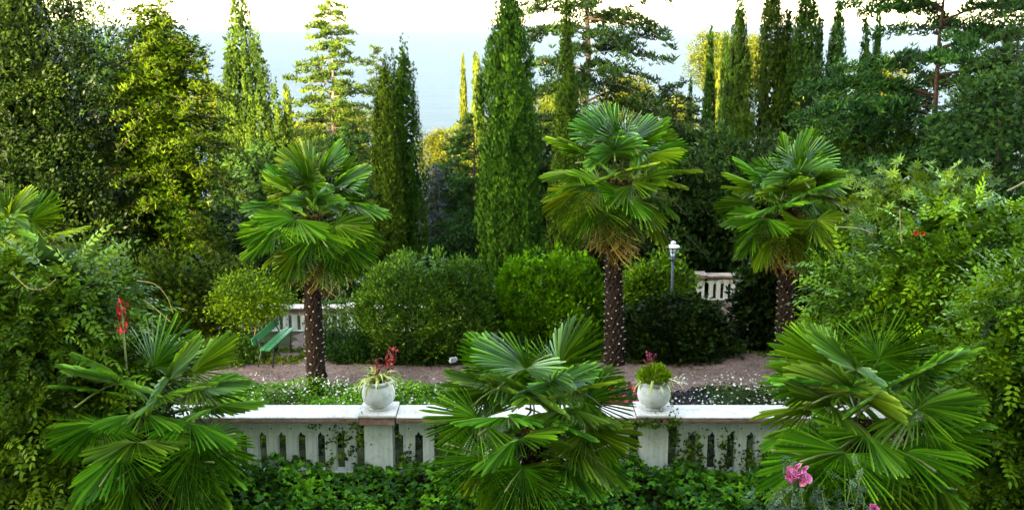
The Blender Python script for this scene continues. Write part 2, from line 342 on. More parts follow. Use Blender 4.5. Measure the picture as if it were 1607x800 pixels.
class Leaves:
    def __init__(s): s.V = []; s.F = []; s.A = []; s.n = 0
    def add(s, T, pos, d, n, size, var):
        N = len(pos)
        if N == 0: return s
        tv, tf = T
        R = frames(np.asarray(d, float), np.asarray(n, float))
        size = np.broadcast_to(np.asarray(size, float), (N,)); var = np.broadcast_to(np.asarray(var, float), (N,))
        v = np.einsum('nij,kj->nki', R, tv) * size[:, None, None] + np.asarray(pos)[:, None, :]
        k = len(tv)
        f = tf[None] + (np.arange(N) * k)[:, None, None] + s.n
        s.V.append(v.reshape(-1, 3)); s.F.append(f.reshape(-1, 4))
        s.A.append(np.clip(np.repeat(var, k) + rng.normal(0, .05, N * k), 0, 1)); s.n += N * k
        return s
    def mesh(s, name, mat):
        V = np.concatenate(s.V); Fq = np.concatenate(s.F); A = np.concatenate(s.A)
        me = bpy.data.meshes.new(name)
        me.vertices.add(len(V)); me.vertices.foreach_set('co', V.astype(np.float32).ravel())
        me.loops.add(Fq.size); me.loops.foreach_set('vertex_index', Fq.astype(np.int32).ravel())
        me.polygons.add(len(Fq)); me.polygons.foreach_set('loop_start', np.arange(0, Fq.size, 4, dtype=np.int32))
        me.polygons.foreach_set('loop_total', np.full(len(Fq), 4, np.int32))
        a = me.attributes.new('var', 'FLOAT', 'POINT'); a.data.foreach_set('value', A.astype(np.float32))
        me.materials.append(mat); me.update(calc_edges=True)
        s.tris = len(Fq) * 2
        return me
    def obj(s, name, mat, parent=None, kind='stuff'):
        return link(name, s.mesh(name, mat), parent, kind)

UP = np.array([0, 0, 1.0])
def lumps(th, t, seed, amp):
    r = np.random.default_rng(seed); o = np.zeros_like(th)
    for k in range(7):
        a, b_, c = r.integers(1, 7), r.uniform(3, 26), r.uniform(0, 6.28)
        o = o + np.sin(a * th + b_ * t + c) / 7
    return o * amp * 1.9
def envelope(n, prof, h, rx, ry=None, z0=0.0, seed=0, amp=.12, back=.5, tmin=0.0, tmax=1.0):
    """points and outward directions on a lumpy surface of revolution; the side towards the house gets more"""
    ry = ry or rx; r = np.random.default_rng(seed)
    T, TH = np.zeros(0), np.zeros(0)
    while len(T) < n:
        t = r.uniform(tmin, tmax, n * 2); th = r.uniform(0, 2 * math.pi, n * 2)
        k = (r.random(n * 2) < np.maximum(prof(t), .12)) & ((np.sin(th) < .25) | (r.random(n * 2) < back))
        T = np.concatenate([T, t[k]]); TH = np.concatenate([TH, th[k]])
    t, th = T[:n], TH[:n]
    p = prof(t) * (1 + lumps(th, t, seed + 1, amp))
    e = .01; sl = (prof(np.clip(t + e, 0, 1)) - prof(np.clip(t - e, 0, 1))) / (2 * e)
    pos = np.stack([np.cos(th) * rx * p, np.sin(th) * ry * p, z0 + t * h], 1)
    nrm = unit(np.stack([np.cos(th) / rx, np.sin(th) / ry, -sl / h], 1))
    return pos, nrm, t
def clumps(Lv, centers, nrm, m, T, size, spread, mix, nmix=(0, 1, .6), seed=0, var=(.15, .85), out=.6, sj=.3):
    """m sprays round each clump centre. spread=(across, up); mix = weights (outward, up, random) of the direction"""
    r = np.random.default_rng(seed); N = len(centers)
    c = np.repeat(centers, m, 0); o = np.repeat(nrm, m, 0); K = N * m
    g = r.normal(0, 1, (K, 3)); g = g / np.maximum(1, np.linalg.norm(g, axis=1, keepdims=True) / 1.7)
    off = g * np.array([spread[0], spread[0], spread[1]])
    off = off + o * (np.abs(r.normal(0, 1, K)) * spread[0] * out)[:, None]
    loc = unit(off + o * spread[0] * .4)
    d = loc * mix[0] + UP * mix[1] + r.normal(0, 1, (K, 3)) * mix[2]
    n = o * nmix[0] + UP * nmix[1] + r.normal(0, 1, (K, 3)) * nmix[2]
    cv = np.repeat(r.uniform(*var, N), m); v = np.clip(cv * .6 + r.uniform(*var, K) * .4, 0, 1)
    Lv.add(T, c + off, d, n, size * r.uniform(1 - sj, 1 + sj, K), v)
    return Lv
def filler(Lv, prof, h, rx, ry, z0, n, size, seed, T=T_LEAF, k=.68):
    """oversized leaves added deep inside a crown to block light, toned a little darker"""
    p, nr, t = envelope(n, prof, h, rx * k, (ry or rx) * k, z0, seed, .1, .9)
    r = np.random.default_rng(seed + 5)
    p[:, :2] *= r.uniform(.6, 1, (len(p), 1))
    d = r.normal(0, 1, (n, 3)); d -= nr * np.sum(d * nr, 1, keepdims=True) * .85
    Lv.add(T, p, d, nr + r.normal(0, .25, (n, 3)), size, r.uniform(0, .8, n)); return Lv
TRIS = [0]
def trunk(parent, h, r0, r1=None, mat='bark', lean=(0, 0), n=8, name='trunk', wob=.06, z0=-.15):
    k = 7; q = random.Random(int(h * 1000))
    pts = [(lean[0] * i / k + q.uniform(-wob, wob) * (i > 0), lean[1] * i / k + q.uniform(-wob, wob) * (i > 0), z0 + (h - z0) * i / k) for i in range(k + 1)]
    r1 = r1 if r1 is not None else r0 * .2
    return MB().tube(pts, [r0 + (r1 - r0) * (i / k) ** .8 for i in range(k + 1)], n).obj(name, M[mat], parent, True)

# ------------------------------------------------------------------ the house the view is taken from (out of view; stepped walls added to shape its shadow)
h_ = thing('house', 'tall pale house out of view behind the viewpoint, stepped to shade terrace and trees', 'house', (8, -9.2, -.5))
m_house = solid_mat('house_render', (.30, .28, .25), (.42, .39, .35), 2, .9)
MB().box(-30, -25, -7, 8.0, 0, 20.6).obj('wall', m_house, h_)
MB().box(-25, -22.5, -7, 8.0, 0, 23.6).obj('low_shade_wall', m_house, h_)
MB().box(-22.5, -19.6, -7, 8.0, 0, 26.4).obj('mid_shade_wall', m_house, h_)
MB().box(-19.6, 32, -7, 8.0, 0, 29.2).obj('high_shade_wall', m_house, h_)
RT = solid_mat('roof_tile', (.18, .07, .04), (.30, .13, .08), 5)
for nm, a_, b_, z_ in (('roof', -30.5, -25.02, 20.6), ('low_shade_roof', -25, -22.52, 23.6), ('mid_shade_roof', -22.5, -19.62, 26.4), ('high_shade_roof', -19.9, 33, 29.2)):
    MB().add([(a_, -8, z_), (b_, -8, z_), (b_, 8.6, z_), (a_, 8.6, z_), (a_ + 1, 0, z_ + 2), (b_ - 1, 0, z_ + 2)],
             [(3, 2, 1, 0), (0, 1, 5, 4), (2, 3, 4, 5), (1, 2, 5), (3, 0, 4)]).obj(nm, RT, h_)
wm = MB().box(-.6, .6, 8.004, 8.06, 0, 2.0, .01).mesh('window', M['glass'])
for fl in range(6):
    for k in range(14):
        w_ = link('window', wm, h_); w_.location = (-26 + k * 4.2, 0, 2 + fl * 3.9)

# ------------------------------------------------------------------ balustrades
def balustrade(label, z_rail, height, pitch, bays, y, base, pier_w, x_axis=(1, 0), depth=.5, origin=0.0, holes=True):
    """bays: x of pier centres along the wall. Local frame: x along, y across (front is -y), z up from base."""
    t = thing('balustrade', label, 'balustrade', (origin, y, base), math.atan2(x_axis[1], x_axis[0]))
    H = height; ct = .028 * H / 1.0; bt = .095 * H; fz = H - ct - bt      # coping, moulding thickness
    th = .07 * H; dp = depth / 2
    bh = fz                                                                # baluster height
    sw = pitch * .215                                                       # half slot
    hb = pitch / 2 - sw
    e = .0015; PL = .05
    zz = bh - .27 * H
    poly = [(-hb, PL * H), (hb, PL * H), (hb, zz), (hb - .012 * H, zz + .004), (hb - .004, zz + .02 * H), (hb + sw * .55, zz + .035 * H), (pitch / 2 - e, zz + .085 * H), (pitch / 2 - e, bh),
            (-pitch / 2 + e, bh), (-pitch / 2 + e, zz + .085 * H), (-hb - sw * .55, zz + .035 * H), (-hb + .004, zz + .02 * H), (-hb + .012 * H, zz + .004), (-hb, zz)]
    bmesh_ = MB().prism(poly, -th, th).mesh('baluster', M['plaster'])
    hole = MB().lathe([(.012 * H, 0), (.012 * H, .006)], 8).mesh('drain_hole', M['soil'])
    pm = MB().box(-pier_w / 2, pier_w / 2, -pier_w / 2 * .8, pier_w / 2 * .8, 0, fz - .003, .006).mesh('pier', M['plaster'])
    cw = pier_w * .66
    cm = MB().box(-cw, cw, -dp - .035, dp + .035, H - ct + .022, H + .045, .012).mesh('pier_cap', M['coping'])
    ce = MB().box(-cw + .02, cw - .02, -dp - .012, dp + .012, fz - .004, H - ct + .022 - .002, .008).mesh('cap_moulding', M['edge'])
    for i, x in enumerate(bays):
        o = link('pier', pm, t); o.location.x = x
        o = link('pier_cap', cm, t); o.location.x = x
        o = link('cap_moulding', ce, t); o.location.x = x
    for a, b_ in zip(bays[:-1], bays[1:]):
        s0, s1 = a + pier_w / 2, b_ - pier_w / 2
        n = int((s1 - s0 - .04) / pitch); off = s0 + (s1 - s0 - n * pitch) / 2 + pitch / 2
        for k in range(n):
            o = link('baluster', bmesh_, t); o.location = (off + k * pitch, 0, 0)
            if holes:
                q = link('drain_hole', hole, o); q.location = (0, -th + .003, bh - .135 * H); q.rotation_euler.x = math.pi / 2
        MB().box(s0 + .002, s1 - .002, -th - .03, th + .03, 0, PL * H - .002, .006).obj('plinth', M['plaster'], t)
        c0, c1 = a + cw + .002, b_ - cw - .002; m_ = 2 if c1 - c0 > 2 else 1
        for k in range(m_):
            u0, u1 = c0 + (c1 - c0) * k / m_, c0 + (c1 - c0) * (k + 1) / m_
            MB().box(u0 + .002, u1 - .002, -dp, dp, H - ct, H, .012).obj('coping', M['coping'], t)
            MB().box(u0 + .001, u1 - .001, -dp + .006, dp - .006, fz + .045 * H, H - ct - .002, .008).obj('moulding', M['edge'], t)
            MB().box(u0 + .001, u1 - .001, -dp + .045, dp - .045, fz + .002, fz + .045 * H - .002, .008).obj('lower_moulding', M['edge_pale'], t)
    return t
YF = 15.98
front = balustrade('white balustrade with pointed slots and two urns in the foreground', 1.0, 1.0, .300, [-6.24, -2.04, 2.17, 6.37], YF, 0.0, .43, depth=.56)
MB().box(-6.4, 6.5, -.12, .12, -.6, -.003).obj('retaining_wall', M['bark'], front)
zb = at(470, 480, 27).z
back = balustrade('white balustrade at the far edge of the terrace behind the green bench', zb, zb - gz(27) + .02, .225, [-10.6, -7.3, -4.0, -.7, 2.6, 3.95], 27, gz(27) - .02, .34, depth=.40, holes=False)
zr = at(1130, 430, 34).z; xr0, xr1 = at(1093, 430, 34).x, at(1166, 430, 34).x
right = balustrade('short white balustrade on the right beyond the curving path', zr, zr - gz(34) + .02, .235, [xr0 + .1, xr1 + .3, xr1 + 2.6], 34, gz(34) - .02, .30, depth=.42, holes=False)

# ------------------------------------------------------------------ urns
URN = [(.105, 0), (.15, .0), (.155, .02), (.12, .035), (.105, .05), (.15, .062), (.205, .095), (.238, .145), (.253, .21), (.252, .27), (.238, .33), (.215, .372), (.205, .385), (.215, .40), (.225, .42), (.222, .445), (.205, .456), (.185, .445), (.178, .41), (.15, .395)]
def urn(x, label, s):
    t = thing('stone_urn', label, 'urn', (x, YF, 1.046), 0, 'urns on the balustrade piers'); t.scale = (s, s, s)
    MB().lathe(URN[5:], 36, wob=.003).obj('bowl', M['urn'], t, True)
    MB().lathe([(.11, .060), (.105, .05), (.12, .035), (.155, .022), (.158, .008), (.15, .001)], 28).obj('foot', M['urn'], t, True)
    MB().lathe([(.175, .0), (.172, .015), (.10, .03), (.02, .035)], 20, (0, 0, .385)).obj('soil', M['soil'], t, True)
    return t
ux = [-2.04, 2.17]
urn(ux[0], 'round white stone urn with red flowers on the left pier', 1.0)
urn(ux[1], 'round white stone urn with bright green plant on the right pier', 1.0)
M['coleus'] = leaf_mat('red_flower', (.12, .008, .02), (.36, .02, .045), (.62, .12, .12), rough=.5, trans=.25)
M['spider'] = leaf_mat('striped_leaf', (.22, .28, .03), (.46, .52, .08), (.70, .70, .30), rough=.45, trans=.3)
M['fresh'] = leaf_mat('fresh_green_foliage', (.10, .20, .006), (.20, .36, .010), (.36, .52, .03), rough=.5, trans=.35)
M['white_petal'] = leaf_mat('white_petal', (.55, .52, .36), (.74, .72, .55), (.82, .82, .74), rough=.6, trans=.25)
M['red_petal'] = leaf_mat('red_petal', (.25, .008, .02), (.5, .015, .04), (.7, .08, .12), rough=.5, trans=.2)
M['purple_petal'] = leaf_mat('purple_petal', (.10, .02, .22), (.22, .05, .42), (.4, .2, .6), rough=.5, trans=.2)
M['purple_leaf'] = leaf_mat('purple_foliage', (.010, .008, .018), (.028, .02, .05), (.06, .05, .10), rough=.5, trans=.15)
M['pink'] = leaf_mat('pink_petal', (.70, .10, .26), (.85, .24, .42), (.88, .52, .64), rough=.5, trans=.25, clump=14)
def strap_leaves(n, L, w, seed, elev=(20, 75), r0=.1):
    """arching strap leaves from a common base -> MB"""
    r = random.Random(seed); mb = MB()
    for i in range(n):
        a = r.random() * 6.283; e = math.radians(r.uniform(*elev)); l = L * r.uniform(.6, 1.15); rr = r0 * r.random()
        d = Vector((math.cos(a), math.sin(a), 0)); sx = Vector((-d.y, d.x, 0)); p = d * rr; v = []
        k = 6
        for j in range(k + 1):
            q = j / k; ww = w * (1 - q ** 2) * .5 + .001
            v += [p + sx * ww, p - sx * ww]
            p = p + (d * math.cos(e) + Vector((0, 0, 1)) * math.sin(e)) * (l / k); e -= math.radians(r.uniform(16, 28))
        mb.add(v, [(2 * j, 2 * j + 1, 2 * j + 3, 2 * j + 2) for j in range(k)]); mb.tint = getattr(mb, 'tint', []) + [r.uniform(.2, 1)] * len(v)
    return mb
def urn_plants():
    # left: striped strap leaves and thin red-flowered stems
    p = thing('urn_plant', 'arching striped leaves and thin red flower stems in the left urn', 'plant', (ux[0], YF, 1.485))
    strap_leaves(60, .42, .036, 4, (15, 80), .12).obj('foliage', M['spider'], p, kind='stuff')
    r = np.random.default_rng(4); fl = Leaves()
    for i in range(9):
        dx, dy, hh = r.uniform(-.06, .22), r.uniform(-.1, .1), r.uniform(.18, .42)
        MB().tube([(dx * .3, dy * .3, -.03), (dx * .8, dy, hh * .6), (dx, dy, hh)], .005, 5).obj('stem', M['stem'], p, True)
        m = 16; c = np.array([dx, dy, hh]) + r.normal(0, .035, (m, 3)) * np.array([1, 1, 1.3])
        fl.add(T_LEAF, c, r.normal(0, 1, (m, 3)), r.normal(0, 1, (m, 3)) + UP, r.uniform(.04, .08, m), r.uniform(.1, .9, m))
    fl.obj('flower', M['coleus'], p)
    p = thing('urn_plant', 'feathery bright green plant with one red flower spike in the right urn', 'plant', (ux[1], YF, 1.475))
    L = Leaves(); pos, nr, t = envelope(500, lambda t: np.sqrt(np.clip(1 - t * t, 0, 1)), .22, .19, z0=0, seed=8, amp=.2, back=.9)
    L.add(T_SPRAY3, pos, nr + UP * .9 + r.normal(0, .35, (500, 3)), r.normal(0, 1, (500, 3)), r.uniform(.07, .13, 500), r.uniform(0, 1, 500)); L.obj('foliage', M['fresh'], p)
    strap_leaves(26, .42, .036, 9, (5, 50), .14).obj('trailing_leaf', M['spider'], p, kind='stuff')
    fl = Leaves(); n = 90; z = r.uniform(.16, .46, n)
    fl.add(T_LEAF, np.stack([-.07 + r.normal(0, .035, n) - .05 * (z - .2), r.normal(0, .03, n), z], 1), r.normal(0, 1, (n, 3)), r.normal(0, 1, (n, 3)), r.uniform(.03, .06, n), r.uniform(0, .9, n))
    fl.obj('flower_spike', M['coleus'], p)
    MB().tube([(-.03, 0, -.02), (-.07, 0, .2), (-.085, 0, .46)], .006, 5).obj('stem', M['stem'], p, True)
urn_plants()

# ------------------------------------------------------------------ bench, lamp, spotlight, plant frame
bn = thing('garden_bench', 'green slatted garden bench beside the gravel path', 'bench', (-4.93, 21.85, gz(21.85)), math.radians(-6))
for k, x in enumerate((.02, .14)):
    MB().box(x - .05, x + .05, -.82, .82, .42, .455, .006).obj('seat_slat', M['green_paint'], bn)
o = MB().box(-.025, .0, -.82, .82, 0, .15, .005).obj('back_slat', M['green_paint'], bn)
o.location = (-.14, 0, .52); o.rotation_euler.y = math.radians(-14)
for y in (-.6, .6):
    MB().tube([(.16, y, -.02), (.17, y, .40), (-.06, y, .40), (-.19, y, .68)], .018, 6).tube([(-.05, y, .40), (-.16, y, -.02)], .018, 6).obj('frame', M['iron'], bn, True)
lx = at(1055, 440, 24.9).x
lp = thing('lamp_post', 'slim grey lamp post with white capped lantern behind the shrubs', 'lamp post', (lx, 24.9, gz(24.9)))
zl = at(1055, 408, 24.9).z - gz(24.9)
MB().tube([(0, 0, -.1), (0, 0, zl)], [.038, .030], 12).obj('post', M['lamp_paint'], lp, True)
MB().lathe([(.07, 0), (.075, .25), (.05, .30), (.04, .34)], 14).obj('base', M['lamp_paint'], lp, True)
lan = MB().lathe([(.030, zl), (.085, zl + .015), (.10, zl + .03), (.07, zl + .05), (.075, zl + .075)], 16).obj('lantern', M['lamp_paint'], lp, True)
MB().lathe([(.070, zl + .076), (.098, zl + .30), (.09, zl + .302)], 16).obj('glass', M['glass'], lan, True)
MB().lathe([(.150, zl + .303), (.158, zl + .318), (.13, zl + .345), (.07, zl + .365), (.05, zl + .375), (.05, zl + .40), (.066, zl + .41), (.05, zl + .435), (.012, zl + .45)], 20).obj('cap', M['lamp_white'], lan, True)
for k in range(6):
    a = k * math.pi / 3 + .2
    MB().tube([(.074 * math.cos(a), .074 * math.sin(a), zl + .076), (.103 * math.cos(a), .103 * math.sin(a), zl + .302)], .007, 5).obj('lantern_bar', M['lamp_paint'], lan, True)
sp = on_z(712, 574, .02)
st = thing('garden_spotlight', 'small white spotlight on the ground in front of the round bush', 'spotlight', (sp.x, sp.y, 0), .4)
MB().tube([(0, 0, -.05), (0, 0, .10)], .012, 6).obj('stake', M['iron'], st, True)
q = MB().box(-.075, .075, -.05, .05, .09, .20, .015).obj('housing', M['lamp_white'], st); q.rotation_euler.x = -.25
MB().box(-.06, .06, -.056, -.0505, .102, .188, .003).obj('lens', M['glass'], q)
fr = thing('plant_support', 'thin bent canes leaning over the far balustrade beside the palm trunk', 'plant support')
fr.location = at(510, 560, 25.2); fr.location.z = gz(25.2); b0 = fr.location.copy()
def rel(px, py, Y): return at(px, py, Y) - b0
MB().tube([rel(511, 430, 25), rel(531, 438, 25), rel(533, 462, 25.1), rel(525, 474, 25.2)], .012, 6).obj('cane', M['cane'], fr, True)
MB().tube([rel(531, 439, 25), rel(509, 474, 25.3), rel(513, 492, 25.3), rel(509, 548, 25.2)], .013, 6).obj('cane', M['cane'], fr, True)
MB().tube([rel(497, 478, 25.4), rel(530, 472, 25.6), rel(562, 471, 25.9)], .02, 6).obj('rail', M['green_paint'], fr, True)
MB().tube([rel(526, 507, 25.3), rel(511, 530, 25.2)], .009, 5).obj('cane', M['cane'], fr, True)

# ------------------------------------------------------------------ palms
def frond_blade(seed, seg=38, spread=128, R=1.0, droop=.22, fold=.045, ragged=.07):
    """pleated fan, hub at the origin, axis +y, upper side +z"""
    r = random.Random(seed); V, Fq, A = [], [], []
    da = math.radians(2 * spread) / seg
    for k in range(seg):
        a = -math.radians(spread) + da * (k + .5); c = abs(a) / math.radians(spread)
        L = R * (1.0 - .20 * c ** 2) * r.uniform(1 - ragged, 1 + ragged * .3)
        dr = droop * (1 + .9 * c) * r.uniform(.75, 1.3); tipd = r.uniform(.0, .12); bend = r.uniform(-.04, .04)
        base = len(V); split = r.uniform(.27, .38); tint = r.uniform(.18, .74)
        rows = [(.03, 1.0), (.20, .90), (split, .50), (.78, .34), (.92, .24), (1.0, .08)]
        for (f_, w) in rows:
            rr = f_ * L; hw = math.tan(da / 2) * min(rr, max(split, .40) * L) * w
            aa = a + bend * max(0, f_ - split) * 2
            cx, cy_ = math.sin(aa) * rr, math.cos(aa) * rr
            z = -dr * f_ ** 2 * R * .8 - tipd * max(0, f_ - .6) ** 1.5 * R * 2.0 + .05 * R * math.sin(min(1, f_ * 2) * math.pi) * (1 - c)
            tx, ty = math.cos(aa), -math.sin(aa)
            fz = fold * min(1, f_ * 2.2) * R * (1 if f_ < .95 else .4)
            V += [(cx - tx * hw, cy_ - ty * hw, z - fz * .5), (cx, cy_, z + fz * .5), (cx + tx * hw, cy_ + ty * hw, z - fz * .5)]
            A += [min(1, tint + (.42 if f_ > .95 else .05 * f_)), min(1, tint + .26), min(1, tint + (.42 if f_ > .95 else 0))]
        for i in range(len(rows) - 1):
            for s in (0, 1):
                p = base + i * 3 + s; Fq.append((p, p + 1, p + 4, p + 3))
    me = bpy.data.meshes.new('frond'); me.from_pydata(V, [], Fq)
    at_ = me.attributes.new('var', 'FLOAT', 'POINT'); at_.data.foreach_set('value', A)
    me.materials.append(M['frond']); me.update(); return me
BLADES = [frond_blade(20 + i, seg=42 + 2 * (i % 4), spread=118 + 9 * (i % 4), droop=.0 + .03 * (i % 5)) for i in range(8)]
DRYB = [frond_blade(60 + i, seg=26, spread=70, droop=.55, fold=.05, ragged=.3) for i in range(3)]
PET = MB().tube([(0, -1, 0), (0, -.6, .05), (0, -.25, .045), (0, -.06, .01), (0, .0, 0)], [.030, .020, .016, .012, .008], 6).mesh('petiole', M['petiole'], True)
def palm(label, px, py, Y, crown_r, ground, tr, n=36, dry=0, yellow=0.0, seed=0, trunk_lean=0, emin=-62, group='fan palms', flowers=False, dots=True, emax=84):
    hub = at(px, py, Y); h = hub.z - ground
    base = Vector((hub.x - trunk_lean, Y, ground))
    t = thing('fan_palm', label, 'palm tree', base, 0, group)
    r = random.Random(seed)
    # trunk: shaggy fibre with cut leaf bases
    rings, ns = max(14, int(h / .07)), 22; mb = MB(); v = []; f = []
    def axis(z): return trunk_lean * (max(0, z) / h) ** 1.3 + .03 * math.sin(z * 1.3 + seed)
    for i in range(rings + 1):
        z = -.2 + (h + .12) * i / rings; q = max(0, z) / h
        rad = tr * (1.12 - .22 * q + .10 * math.exp(-q * 9)) * (1 + .35 * max(0, q - .82) / .18)
        for k in range(ns):
            a = 2 * math.pi * k / ns
            rr = rad * (1 + .09 * math.sin(i * 2.1 + (k % 2) * 2.4) + r.uniform(-.06, .06))
            v.append((axis(z) + rr * math.cos(a), rr * math.sin(a), z))
    for i in range(rings):
        for k in range(ns):
            a, b_ = i * ns + k, i * ns + (k + 1) % ns; f.append((a, b_, b_ + ns, a + ns))
    mb.add(v, f).obj('trunk', M['fibre'], t)
    if dots:
        mb = MB(); n_s = int(h * 46)
        for i in range(n_s):
            z = h * .93 * (i + r.random()) / n_s; a = i * 2.39996 + r.uniform(-.2, .2); q = z / h
            rad = tr * (1.12 - .22 * q + .10 * math.exp(-q * 9)) * 1.03; w, hh, l = r.uniform(.005, .013), r.uniform(.005, .011), r.uniform(.02, .05)
            d = Vector((math.cos(a), math.sin(a), .55)).normalized(); s = Vector((-math.sin(a), math.cos(a), 0)); u = d.cross(s) * -1
            p = Vector((axis(z) + rad * math.cos(a), rad * math.sin(a), z)) - d * .03
            vv = [p + s * w * i_ + u * hh * j_ for i_, j_ in ((-1, -1), (1, -1), (1, 1), (-1, 1))]
            vv += [x + d * (l + .03) for x in vv]
            mb.add(vv, [(0, 1, 5, 4), (1, 2, 6, 5), (2, 3, 7, 6), (3, 0, 4, 7), (4, 5, 6, 7)])
        mb.obj('leaf_base', M['stub'], t, kind='stuff')
    mb = MB()                            # hanging fibre
    for i in range(int(h * 130)):
        z = h * (r.random() ** .7); a = r.random() * 6.283; q = z / h; rad = tr * (1.12 - .22 * q + .10 * math.exp(-q * 9)) * 1.02 * (1 + .35 * max(0, q - .82) / .18)
        d = Vector((math.cos(a), math.sin(a), 0)); sd = Vector((-d.y, d.x, 0)); p = Vector((axis(z), 0, z)) + d * rad; w = r.uniform(.006, .022); l = r.uniform(.05, .15); o_ = r.uniform(.01, .05)
        mb.add([p - sd * w, p + sd * w, p + sd * (w * .6 + r.uniform(-.02, .02)) + d * o_ - Vector((0, 0, l)), p - sd * w * .6 + d * o_ * .7 - Vector((0, 0, l * r.uniform(.6, 1)))], [(0, 1, 2, 3)])
    mb.obj('fibre', M['fibre'], t, kind='stuff')
    top = Vector((axis(h), 0, h))
    tot = n + dry
    for i in range(tot):
        isdry = i >= n
        q = i / max(1, n - 1) if not isdry else 1
        az = i * 2.39996 + r.uniform(-.25, .25) + seed
        el = math.radians((emax - (emax - emin) * q ** 1.05 + r.uniform(-9, 9)) if not isdry else r.uniform(-84, -64))
        sc_ = crown_r * r.uniform(.88, 1.08)
        Lp = .47 * sc_ * (1.0 if q < .75 else .85) * r.uniform(.85, 1.1); Rb = .53 * sc_ * (1 if not isdry else .95)
        d = Vector((math.cos(az) * math.cos(el), math.sin(az) * math.cos(el), math.sin(el)))
        x = Vector((d.y, -d.x, 0)); x = x.normalized() if x.length > 1e-3 else Vector((1, 0, 0))
        z = x.cross(d).normalized()
        if z.z < 0 and not isdry and el > 0: z = -z; x = -x
        roll = Matrix.Rotation(r.uniform(-.5, .5), 3, d)
        x, z = roll @ x, roll @ z
        # the blade tips down a little from the stalk
        k = math.radians(r.uniform(2, 24) if not isdry else r.uniform(-5, 15))
        if el < -.6: k *= .4
        by = d * math.cos(k) - z * math.sin(k); bz = z * math.cos(k) + d * math.sin(k)
        org = top + Vector((d.x, d.y, 0)) * tr * .7 + Vector((0, 0, -.40 * q * min(1, crown_r) + .08))
        hubp = org + d * Lp
        me = (DRYB[r.randrange(3)] if isdry else BLADES[r.randrange(8)])
        fo = link('frond', me, t)
        rot = Matrix((x, by, bz)).transposed().to_4x4()
        fo.matrix_local = Matrix.Translation(hubp) @ rot @ Matrix.Diagonal((Rb, Rb, Rb, 1))
        mt = 'frond_dry' if isdry else ('frond_y' if r.random() < yellow * (1 + q) else 'frond')
        if mt != 'frond':
            fo.material_slots[0].link = 'OBJECT'; fo.material_slots[0].material = M[mt]
        if isdry: fo['label'] = 'dry straw coloured frond hanging under the crown'
        pe = link('petiole', PET, fo)
        # petiole runs back from the hub to the trunk: local frame of the blade, undone
        inv = fo.matrix_local.to_3x3().inverted()
        pm = Matrix((x * 1.0, d, z)).transposed()
        m3 = inv @ pm @ Matrix.Diagonal((.8, Lp, .8))
        pe.matrix_local = m3.to_4x4()
    if flowers:
        L = Leaves(); R_ = np.random.default_rng(seed); N = 900
        for k in range(5):
            az = R_.uniform(3.6, 5.8); s = R_.uniform(0, 1, 180)
            c = np.array([top.x, top.y, top.z - .15])[None] + np.stack([np.cos(az) * (.15 + .5 * s), np.sin(az) * (.15 + .5 * s), .1 - .55 * s ** 2], 1) + R_.normal(0, .05, (180, 3))
            L.add(T_LEAF, c, R_.normal(0, 1, (180, 3)), R_.normal(0, 1, (180, 3)), R_.uniform(.02, .045, 180), R_.uniform(0, 1, 180))
        L.obj('flower_stalk', M['frond_dry2'], t)
    return t
M['frond_dry2'] = leaf_mat('old_palm_blossom', (.06, .045, .008), (.16, .11, .02), (.28, .19, .04), rough=.8, trans=.1)
palm('tall fan palm with bushy crown left of the round bush, near the bench', 488, 335, 19.8, 1.36, 0, .155, 40, 4, .18, 3, .0, -58, flowers=True)
palm('tallest fan palm with dry straw fronds hanging under its crown', 968, 275, 21.5, 1.55, 0, .165, 40, 14, .22, 8, .0, -50, flowers=True)
palm('fan palm with yellowing crown left of the rosette shrub', 1240, 318, 22.0, 1.44, 0, .16, 39, 5, .2, 13, .0, -56, flowers=True)
palm('low dark fan palm in front of the left end of the balustrade', 245, 655, 13.4, 1.42, -.5, .16, 40, 0, .06, 41, 0, -52, dots=False, emax=60)
palm('low fan palm in front of the balustrade between the two urns', 838, 652, 13.7, 1.42, -.5, .16, 40, 0, .10, 23, 0, -52, flowers=True, dots=False, emax=60)
palm('broad low fan palm in front of the right end of the balustrade', 1358, 656, 12.6, 1.5, -.5, .17, 40, 0, .14, 29, 0, -50, flowers=True, dots=False, emax=60)
palm('fan palm cut by the left edge above the vine', 20, 392, 21.0, 1.5, 0, .15, 20, 2, .5, 31, 0, -50)

# ------------------------------------------------------------------ conifers
def cypress_mesh(h, r, seed, n_cl, m, tip=4.0, ex=.7, size=.11, mat='cypress', tops=None, fat=0.0, amp=.10, base_narrow=.12):
    prof = lambda t: np.clip(1 - t ** tip, 0, 1) ** ex * np.clip(.55 + t / base_narrow * .45, 0, 1) * (1 - fat * t)
    L = Leaves()
    cs = tops or [(0, 0, 1.0, 1.0)]
    for j, (ox, oy, hs, rs) in enumerate(cs):
        nn = max(20, int(n_cl * hs * rs))
        pos, nr, t = envelope(nn, prof, h * hs, r * rs, None, 0, seed + 13 * j, amp, .35)
        pos[:, :2] *= np.random.default_rng(seed + j).uniform(.80, 1.07, (nn, 1))
        pos = pos + np.array([ox, oy, 0])
        clumps(L, pos, nr, m, T_CYP, size * 1.15, (.058 * (r / .8) ** .5, .30), (.36, 1.6, .24), (1, .0, .6), seed + j, (.0, 1.0), .45)
        n2 = max(30, int(nn * m * .14))
        L2 = Leaves(); filler(L2, prof, h * hs, r * rs, None, 0, n2, size * 2.4, seed + 7 + j, T_LEAF, .70)
        L.V.append(L2.V[0] + np.array([ox, oy, 0])); L.F.append(L2.F[0] + L.n); L.A.append(L2.A[0]); L.n += L2.n
    return L.mesh('crown', M[mat])
